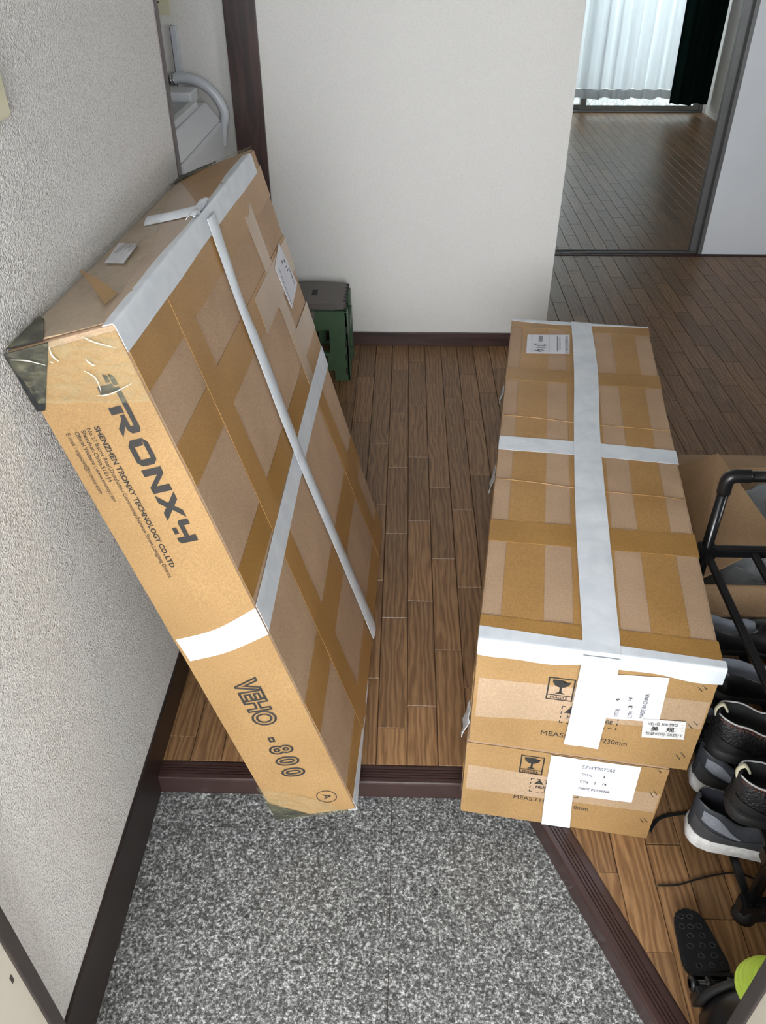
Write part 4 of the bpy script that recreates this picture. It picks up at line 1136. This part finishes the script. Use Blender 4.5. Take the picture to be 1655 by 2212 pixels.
curtain('panel', 1.27, 2.02, 6.868, 0.172, 1.62, 0.020, 7.2, 'lace', lc, 0.4)
curtain('hem', 1.27, 2.02, 6.868, 0.108, 0.170, 0.022, 7.2, 'hem', lc, 0.4, nz=4)
gc = curtain('blackout_curtain', 1.985, 2.275, 6.815, 0.078, 1.62, 0.022, 3.1, 'green', None, 0.9, 1.955, 2.285)
tag(gc, 'dark green blackout curtain gathered at the right of the window', 'curtain')

# ------------------------------------------------------------------ shoe rack
rk = empty('shoe_rack', (.78, .89, 0), 'black tubular shoe rack standing beside the stacked cartons', 'shoe rack')
RX0, RX1, RY0, RY1 = 0.546, 1.05, 0.652, 1.132
for (x, y, h) in ((RX0, RY1, 0.495), (RX1, RY1, 0.495), (RX0, RY0, 0.345), (RX1, RY0, 0.345)):
    tube('post', [(x, y, 0.02), (x, y, h)], 0.0095, 'black_tube', rk, 14)
tube('top_rail', [(RX0 + 0.014, RY1, 0.506), (RX1 - 0.014, RY1, 0.506)], 0.0095, 'black_tube', rk, 14)
for x, s in ((RX0, 1), (RX1, -1)):
    tube('elbow', spline([(x, RY1, 0.472), (x, RY1, 0.497), (x + s * 0.010, RY1, 0.506), (x + s * 0.036, RY1, 0.506)], 6), 0.0118, 'black_pl', rk, 14)
for z in (0.035, 0.168, 0.345):
    for y in (RY0, RY1):
        box('shelf_rail', RX0 - 0.008, RX1 + 0.008, y - 0.008, y + 0.008, z - 0.010, z + 0.008, 'black_pl', rk, 0.003)
    for x in [RX0 + k * (RX1 - RX0) / 6 for k in range(7)]:
        if z < 0.1 and x > RX0 + 0.2: continue
        box('shelf_bar', x - 0.0065, x + 0.0065, RY0, RY1, z - 0.005, z + 0.003, 'black_pl', rk, 0.002)
    for (x, y) in ((RX0, RY0), (RX0, RY1), (RX1, RY0), (RX1, RY1)):
        prism('connector', [(x - 0.016, y - 0.013), (x + 0.016, y - 0.013), (x + 0.016, y + 0.013), (x - 0.016, y + 0.013)], z - 0.016, z + 0.014, 'black_pl', rk, 0.004)
for (x, y) in ((RX0, RY0), (RX0, RY1), (RX1, RY0), (RX1, RY1)):
    bm = bmesh.new()
    tube_bm(bm, [(x, y, 0.0), (x, y, 0.006), (x, y, 0.03)], [0.019, 0.0175, 0.0135], 18)
    bmesh.ops.recalc_face_normals(bm, faces=bm.faces)
    ft = from_bm('foot', bm, 'rubber', rk, True)
    hexa('foot_web', [(x, y - .014, 0), (x + (.05 if x < .8 else -.05), y - .010, 0), (x + (.05 if x < .8 else -.05), y + .010, 0), (x, y + .014, 0), (x, y - .011, .026), (x + (.05 if x < .8 else -.05), y - .008, .018), (x + (.05 if x < .8 else -.05), y + .008, .018), (x, y + .011, .026)], 'rubber', rk, 0.003)

# ------------------------------------------------------------------ shoes
def lp(tab, s):
    for (a, va), (b, vb) in zip(tab[:-1], tab[1:]):
        if s <= b:
            t = (s - a) / (b - a); t = t * t * (3 - 2 * t)
            return va + (vb - va) * t
    return tab[-1][1]
WT = [(0, .011), (.012, .0185), (.035, .0265), (.07, .031), (.12, .034), (.3, .033), (.45, .034), (.65, .043), (.78, .0455), (.9, .037), (.97, .022), (1, .008)]
def shoe(name, label, group, loc, rz, L, style):
    root = empty(name, loc, label, 'shoe', group, rz)
    k = L / 0.28
    soleh = {'runner': [(0, .030), (.3, .030), (.6, .022), (1, .026)], 'leather': [(0, .024), (.28, .024), (.4, .014), (1, .013)], 'flat': [(0, .016), (1, .014)]}[style]
    collar = {'runner': [(0, .098), (.1, .090), (.25, .068), (.42, .078), (.55, .092), (.7, .072), (.85, .056), (.95, .044), (1, .030)],
              'leather': [(0, .086), (.12, .080), (.28, .064), (.42, .078), (.52, .088), (.7, .066), (.85, .052), (.95, .044), (1, .022)],
              'flat': [(0, .066), (.12, .060), (.3, .048), (.42, .054), (.5, .060), (.7, .050), (.85, .044), (.95, .036), (1, .02)]}[style]
    end_open = {'runner': .50, 'leather': .44, 'flat': .46}[style]
    def outline(s, flare): return (lp(WT, s) + flare) * k
    SL = [0, .006, .014, .026, .042, .065] + [.09 + i * .0225 for i in range(38)] + [.945, .965, .98, .992, 1.0]
    ss = SL
    X = lambda s: s * L
    # sole: layered outline, slightly flared, toe spring
    bm = bmesh.new()
    rings = []
    layers = [(0.0, -.001, 0), (0.25, .0035, 0), (0.75, .0030, 0), (1.0, .0005, 0)]
    for (h, fl_, _) in layers:
        rg = []
        for side in (1, -1):
            for s in (ss if side > 0 else ss[::-1]):
                spring = 0.014 * k * max(0, (s - 0.72) / 0.28) ** 2
                x = X(s) + (fl_ if s > .9 else (-fl_ if s < .1 else 0)) * k
                rg.append(bm.verts.new((x, side * outline(s, fl_), spring + h * lp(soleh, s) * k)))
        rings.append(rg)
    m = len(rings[0])
    for a, b in zip(rings[:-1], rings[1:]):
        for i in range(m): bm.faces.new((a[i], a[(i + 1) % m], b[(i + 1) % m], b[i]))
    bm.faces.new(rings[0][::-1]); bm.faces.new(rings[-1])
    bmesh.ops.remove_doubles(bm, verts=bm.verts, dist=1e-5)
    bmesh.ops.recalc_face_normals(bm, faces=bm.faces)
    sole = from_bm('sole', bm, 'sole_w' if style == 'runner' else 'rubber', root, True, local=True)
    smooth_top(sole)
    def zs(s): return 0.014 * k * max(0, (s - 0.72) / 0.28) ** 2 + lp(soleh, s) * k - 0.002
    def prof(s):
        w, h, z0 = outline(s, -.001), lp(collar, s) * k, zs(s)
        op = s < end_open
        f = min(1, max(0, (end_open - s) / 0.06))
        outer = [(1.0, 0.0), (1.04, .25), (1.0, .5), (.88, .75), (lerp(.62, .74, f), lerp(.90, 1.0, f))]
        rim = [(lerp(.40, .66, f), lerp(.97, 1.03, f)), (lerp(.2, .56, f), lerp(1.0, .98, f)), (lerp(.1, .50, f), lerp(1.01, .60, f)), (lerp(.04, .40, f), lerp(1.015, .28, f)), (0, lerp(1.02, .24, f))]
        return [(w * a, z0 + (h - z0) * b) for a, b in outer + rim]
    up_rows, in_rows = [], []
    for s in SL:
        p = prof(s)
        full = [(X(s), y, z) for y, z in p] + [(X(s), -y, z) for y, z in p[-2::-1]]
        up_rows.append(full)
    # heel cap: pull first section together so that the heel is closed and round
    vs, fs = [], []
    mm = len(up_rows[0])
    for r in up_rows: vs += r
    nn = len(up_rows)
    for i in range(nn - 1):
        for j in range(mm - 1): fs.append((i * mm + j, i * mm + j + 1, (i + 1) * mm + j + 1, (i + 1) * mm + j))
    # closing the back: outer rim loop of section 0 to a bulged back edge
    b0 = len(vs)
    p0 = prof(0.0)
    for j in range(mm):
        x, y, z = up_rows[0][j]
        inner = 5 <= j < mm - 5
        vs.append((-0.0025 * k if not inner else 0.004 * k, y * 0.55, z))
    for j in range(mm - 1): fs.append((b0 + j, b0 + j + 1, j + 1, j))
    for a in range(0, 5): fs.append((b0 + a, b0 + mm - 1 - a, b0 + mm - 2 - a, b0 + a + 1))
    lin_idx = {j for j in range(6, mm - 6)}
    me_vs = vs
    outer_f, lining_f = [], []
    for f in fs:
        js = []
        for i in f:
            js.append(i % mm if i < b0 else i - b0)
        sec = min((i // mm if i < b0 else 0) for i in f)
        if all(5 <= j <= mm - 6 for j in js) and SL[sec] < end_open - 0.02: lining_f.append(f)
        else: outer_f.append(f)
    mt = {'runner': 'sneaker', 'leather': 'leather', 'flat': 'black_pl'}[style]
    def sub(fsub, nm, mat_):
        used = sorted({i for f in fsub for i in f}); mp = {o: i for i, o in enumerate(used)}
        o = mesh(nm, [me_vs[i] for i in used], [tuple(mp[i] for i in f) for f in fsub], mat_, root, True, local=True)
        bm = bmesh.new(); bm.from_mesh(o.data)
        bmesh.ops.recalc_face_normals(bm, faces=bm.faces); bm.to_mesh(o.data); bm.free()
        return o
    upper = sub(outer_f, 'upper', mt)
    lining = sub(lining_f, 'lining', {'runner': 'sneaker_d', 'leather': 'rubber', 'flat': 'insole'}[style])
    def surf(s, t, side, off):
        """point on the outer side wall: t 0 sole .. 1 collar"""
        p = prof(s)[:6]
        x = t * (len(p) - 1); i = min(int(x), len(p) - 2); q = x - i
        y, z = lerp(p[i][0], p[i + 1][0], q), lerp(p[i][1], p[i + 1][1], q)
        return Vector((X(s), side * (y + off), z + off * 0.3))
    def wall(nm, pts0, pts1, mat_, off, side):
        """panel between two (s,t) polylines"""
        A_, B_ = spline([Vector((a[0], a[1], 0)) for a in pts0], 6), spline([Vector((a[0], a[1], 0)) for a in pts1], 6)
        rows = [[surf(max(0.0, lerp(a.x, b.x, q / 4)), lerp(a.y, b.y, q / 4), side, off) for q in range(5)] for a, b in zip(A_, B_)]
        if side > 0: rows = [r[::-1] for r in rows]
        grid(nm, rows, mat_, root, thick=0.0006 * k, local=True)
    if style == 'runner':
        for side in (1, -1):
            wall('overlay', [(0.0, .05), (.2, .04), (.5, .06), (.8, .1)], [(0.0, .45), (.2, .30), (.45, .42), (.8, .3)], 'overlay', 0.0012, side)
            wall('mesh_window', [(.03, .50), (.13, .42), (.25, .36)], [(.03, .72), (.11, .72), (.26, .40)], 'overlay_l', 0.0012, side)
            wall('overlay', [(.42, .30), (.55, .28), (.66, .30)], [(.45, .62), (.56, .50), (.66, .34)], 'overlay_l', 0.0018, side)
            wall('collar_trim', [(0.0, .84), (.15, .82), (.3, .82), (.46, .86)], [(0.0, 1.0), (.15, 1.0), (.3, 1.0), (.46, 1.0)], 'overlay', 0.0014, side)
        # tongue and laces
        for q in range(5):
            s = 0.50 + 0.05 * q
            zt = lp(collar, s) * k + 0.004 * k
            tube('shoelace', [(X(s), y * k, zt + 0.004 * k - abs(y) * 0.25 * k) for y in (-.022, -.012, 0, .012, .022)], 0.0028 * k, 'black_pl', root, 6, local=True)
    elif style == 'leather':
        for side in (1, -1):
            wall('welt', [(0.0, .0), (.3, .0), (.6, .0), (.9, .0)], [(0.0, .10), (.3, .08), (.6, .08), (.9, .10)], 'rubber', 0.0030, side)
            wall('heel_counter', [(0.0, .1), (.10, .08), (.20, .06)], [(0.0, .34), (.10, .30), (.24, .10)], 'rubber', 0.0016, side)
            tube('piping', [surf(s, 0.93, side, 0.0022) for s in [i / 18 * 0.44 for i in range(19)]], 0.0015 * k, 'piping', root, 6, local=True)
            for row, tt in ((0, .80), (1, .74)):
                bm = bmesh.new()
                for q in range(26):
                    s = 0.01 + q * 0.0165
                    tube_bm(bm, [surf(s, tt, side, 0.0016), surf(s + 0.009, tt, side, 0.0016)], 0.0006 * k, 5)
                from_bm('stitching', bm, 'stitch', root, True, local=True)
        tube('pull_tab', spline([(0.000, 0, .070 * k), (-.004 * k, 0, .088 * k), (.004 * k, 0, .100 * k), (.014 * k, 0, .086 * k)], 5), 0.0042 * k, 'cream', root, 8, 0.5, local=True)
    return root
Gs = 'pair of grey running shoes on the bottom shelf'
Gl = 'pair of black leather shoes on the middle shelf'
s1 = shoe('running_shoe', 'charcoal running shoe with scuffed white sole, its long black lace trailing on the planks', None, (0.478, 0.770, 0.0435), math.radians(-12), 0.275, 'runner')
s1['group'] = Gs
s2 = shoe('running_shoe', 'charcoal running shoe with white sole, behind the one with the trailing lace', Gs, (0.512, 0.868, 0.0435), math.radians(-12), 0.275, 'runner')
shoe('leather_shoe', 'black leather shoe with rust stitching on the middle shelf, above the trailing-lace running shoe', Gl, (0.497, 0.728, 0.178), math.radians(-9), 0.275, 'leather')
shoe('leather_shoe', 'black leather shoe with rust stitching on the middle shelf, next to the other leather shoe', Gl, (0.500, 0.840, 0.178), math.radians(-9), 0.275, 'leather')
shoe('slip_on_shoe', 'plain black slip-on shoe on the bottom shelf beside the lower carton', None, (0.500, 0.985, 0.0435), math.radians(-10), 0.25, 'flat')
Gd = 'black low shoes with grey insoles deep in the rack'
shoe('slip_on_shoe', 'low black shoe with grey insole under the top shelf, farthest back on the rack', Gd, (0.535, 1.075, 0.173), math.radians(-4), 0.25, 'flat')
shoe('slip_on_shoe', 'low black shoe with grey insole, between the leather shoes and the rearmost shoe', Gd, (0.545, 0.965, 0.173), math.radians(-6), 0.25, 'flat')
# trailing laces (parts of the front running shoe)
def lace(pts, root):
    inv = (Matrix.Translation(root.location) @ Matrix.Rotation(root.rotation_euler.z, 4, 'Z')).inverted()
    tube('shoelace', [inv @ p for p in spline(pts, 8)], 0.0030, 'black_pl', root, 8, 0.5, local=True)
lace([(.640, .738, .118), (.634, .690, .085), (.622, .680, .035), (.600, .700, .006), (.560, .718, .004), (.525, .716, .003), (.485, .706, .003), (.455, .697, .003), (.422, .695, .003)], s1)
lace([(.55, .826, .004), (.505, .826, .004), (.477, .823, .003), (.455, .816, .003), (.440, .802, .003), (.432, .79, .003)], s2)

# ------------------------------------------------------------------ open carton with plastic bag behind the rack
ob = empty('open_carton', (.80, 1.42, 0), 'opened plain cardboard box with raised flap behind the shoe rack', 'carton')
OX0, OX1, OY0, OY1, OH = 0.585, 1.06, 1.20, 1.62, 0.20
box('wall_panel', OX0, OX1, OY0, OY0 + 0.005, 0, OH, 'card_in', ob)
box('wall_panel', OX0, OX1, OY1 - 0.005, OY1, 0, OH, 'card_in', ob)
box('wall_panel', OX0, OX0 + 0.005, OY0 + 0.005, OY1 - 0.005, 0, OH, 'card_in', ob)
box('wall_panel', OX1 - 0.005, OX1, OY0 + 0.005, OY1 - 0.005, 0, OH, 'card_in', ob)
box('bottom_panel', OX0 + 0.005, OX1 - 0.005, OY0 + 0.005, OY1 - 0.005, 0.001, 0.006, 'card_in', ob)
def flap(name, a, b, c, d, mat='card_in', th=0.004):
    a, b, c, d = map(Vector, (a, b, c, d))
    n = (b - a).cross(d - a).normalized() * th
    hexa(name, [a, b, c, d, a + n, b + n, c + n, d + n], mat, ob)
flap('flap', (OX0 + .006, OY0 + .02, OH), (OX0 + .006, OY1 - .03, OH), (0.700, 1.53, 0.300), (0.735, 1.245, 0.285))
flap('flap', (OX0, OY1, OH), (OX1, OY1, OH), (OX1 - .02, OY1 + 0.10, OH - 0.03), (OX0 + .02, OY1 + 0.10, OH - 0.03))
flap('flap', (OX0, OY0, OH), (OX1, OY0, OH), (OX1 - .02, OY0 - 0.045, OH - 0.035), (OX0 + .02, OY0 - 0.045, OH - 0.035))
# torn fluted edge of the front flap
bm = bmesh.new()
tube_bm(bm, [(OX0 + .02 + k * 0.012, OY0 - 0.045 + 0.005 * noise.noise((k * 0.7, 3, 1)), OH - 0.036 + 0.004 * noise.noise((k * 0.9, 1, 5))) for k in range(36)], 0.0035, 6)
from_bm('torn_edge', bm, 'card', ob, True)
bag = []
for i in range(19):
    row = []
    for j in range(19):
        u, v = i / 18, j / 18
        e = math.sin(math.pi * u) ** 0.4 * math.sin(math.pi * v) ** 0.4
        p = Vector((lerp(OX0 + .03, OX1 - .02, u), lerp(OY0 + .02, OY1 - .02, v), 0))
        p.z = 0.05 + 0.17 * e + 0.05 * noise.noise(p * 9) + 0.02 * noise.noise(p * 30)
        row.append(p)
    bag.append(row)
tag(grid('plastic_bag', bag, 'bag', None, 0.006, 40, 2), 'crumpled clear plastic bag stuffed in the open box', 'plastic bag')

# ------------------------------------------------------------------ pedal device by the doorway
pd = empty('foot_pedal_device', (.46, .50, 0), 'dark rounded shell with a dimpled black fold-down foot pedal beside the entry step', 'pedal device')
ped = [(.424, .618), (.428, .636), (.440, .646), (.456, .646), (.468, .638), (.476, .618), (.490, .565), (.488, .552), (.430, .545), (.421, .560)]
pz0, pz1 = 0.020, 0.030
pp_ = prism('pedal', ped, pz0, pz1, 'black_pl', pd, 0.003)
for (x, y) in ((.437, .632), (.450, .632), (.434, .617), (.447, .617), (.460, .618), (.443, .603), (.461, .604), (.439, .588), (.457, .589), (.472, .590), (.451, .574), (.470, .575), (.444, .560), (.463, .561), (.480, .562)):
    bm = bmesh.new()
    pts = [(x + 0.0042 * math.cos(a), y + 0.0036 * math.sin(a), pz1 + 0.0004) for a in [k * math.pi / 6 for k in range(12)]]
    for q in range(12):
        tube_bm(bm, [pts[q], pts[(q + 1) % 12]], 0.0007, 5)
    from_bm('dimple', bm, 'rubber', pp_, True)
box('pedal_rib', .428, .489, .545, .550, pz0, pz1 + 0.003, 'black_pl', pp_, 0.001)
tube('hinge_pin', [(.424, .536, .028), (.500, .536, .028)], 0.006, 'black_tube', pd, 12)
for x in (.424, .446, .478): tube('hinge_knuckle', [(x, .536, .028), (x + .008, .536, .028)], 0.0105, 'black_pl', pd, 14)
box('hinge_block', .428, .500, .515, .532, .0, .036, 'black_pl', pd, 0.003)
# rounded shell
bm = bmesh.new()
rings = []
for (y0, zc) in ((0.418, 0), (0.424, 0), (0.48, 0), (0.505, 0), (0.514, 0)):
    k = {0.418: .93, 0.424: 1.0, 0.48: 1.0, 0.505: .96, 0.514: .88}[y0]
    rg = []
    for a in [math.pi * q / 20 for q in range(21)]:
        cx, rz_ = 0.545, 0.105 * k
        rg.append(bm.verts.new((cx - 0.115 * k * math.copysign(abs(math.cos(a)) ** 0.7, math.cos(a)), y0, rz_ * math.sin(a) ** 0.75 if 0 < a < math.pi else 0)))
    rings.append(rg)
for a, b in zip(rings[:-1], rings[1:]):
    for i in range(20): bm.faces.new((a[i], a[i + 1], b[i + 1], b[i]))
bm.faces.new(rings[0]); bm.faces.new(rings[-1][::-1])
for a, b in zip(rings[:-1], rings[1:]): bm.faces.new((a[0], b[0], b[20], a[20]))
bmesh.ops.recalc_face_normals(bm, faces=bm.faces)
smooth_top(from_bm('shell', bm, 'black_pl', pd))
tube('shell_rim', [(0.545 - 0.112 * math.copysign(abs(math.cos(a)) ** 0.7, math.cos(a)), .514, 0.098 * math.sin(a) ** 0.75) for a in [math.pi * q / 24 for q in range(1, 24)]], 0.006, 'rubber', pd, 10)
# lime green ribbed piece behind the jamb
lm = empty('ribbed_cup', (.494, .490, .112), 'lime green ribbed plastic piece standing behind the door jamb', 'plastic piece')
bm = bmesh.new()
prof_ = [(0.034, 0.0)]
for k in range(6):
    a0 = 0.10 + k * 0.20
    for da, dr in ((0.0, 0.0), (0.05, 0.0032), (0.12, 0.0032), (0.17, 0.0)):
        rr_ = 0.040 + dr
        prof_.append((rr_ * math.cos(a0 + da), 0.006 + rr_ * 1.1 * math.sin(a0 + da)))
prof_ += [(0.006, 0.0505), (0.0005, 0.051)]
rings = [[bm.verts.new((.494 + r * math.cos(2 * math.pi * q / 28), .490 + r * math.sin(2 * math.pi * q / 28), .107 + z)) for q in range(28)] for r, z in prof_]
for a, b in zip(rings[:-1], rings[1:]):
    for i in range(28): bm.faces.new((a[i], a[(i + 1) % 28], b[(i + 1) % 28], b[i]))
bm.faces.new(rings[0][::-1]); bm.faces.new(rings[-1])
bmesh.ops.recalc_face_normals(bm, faces=bm.faces)
from_bm('cup', bm, 'lime', lm, True)
tube('strap', [(.494, .495, .156), (.51, .51, .163), (.545, .54, .163)], 0.006, 'lime', lm, 8, 0.4)
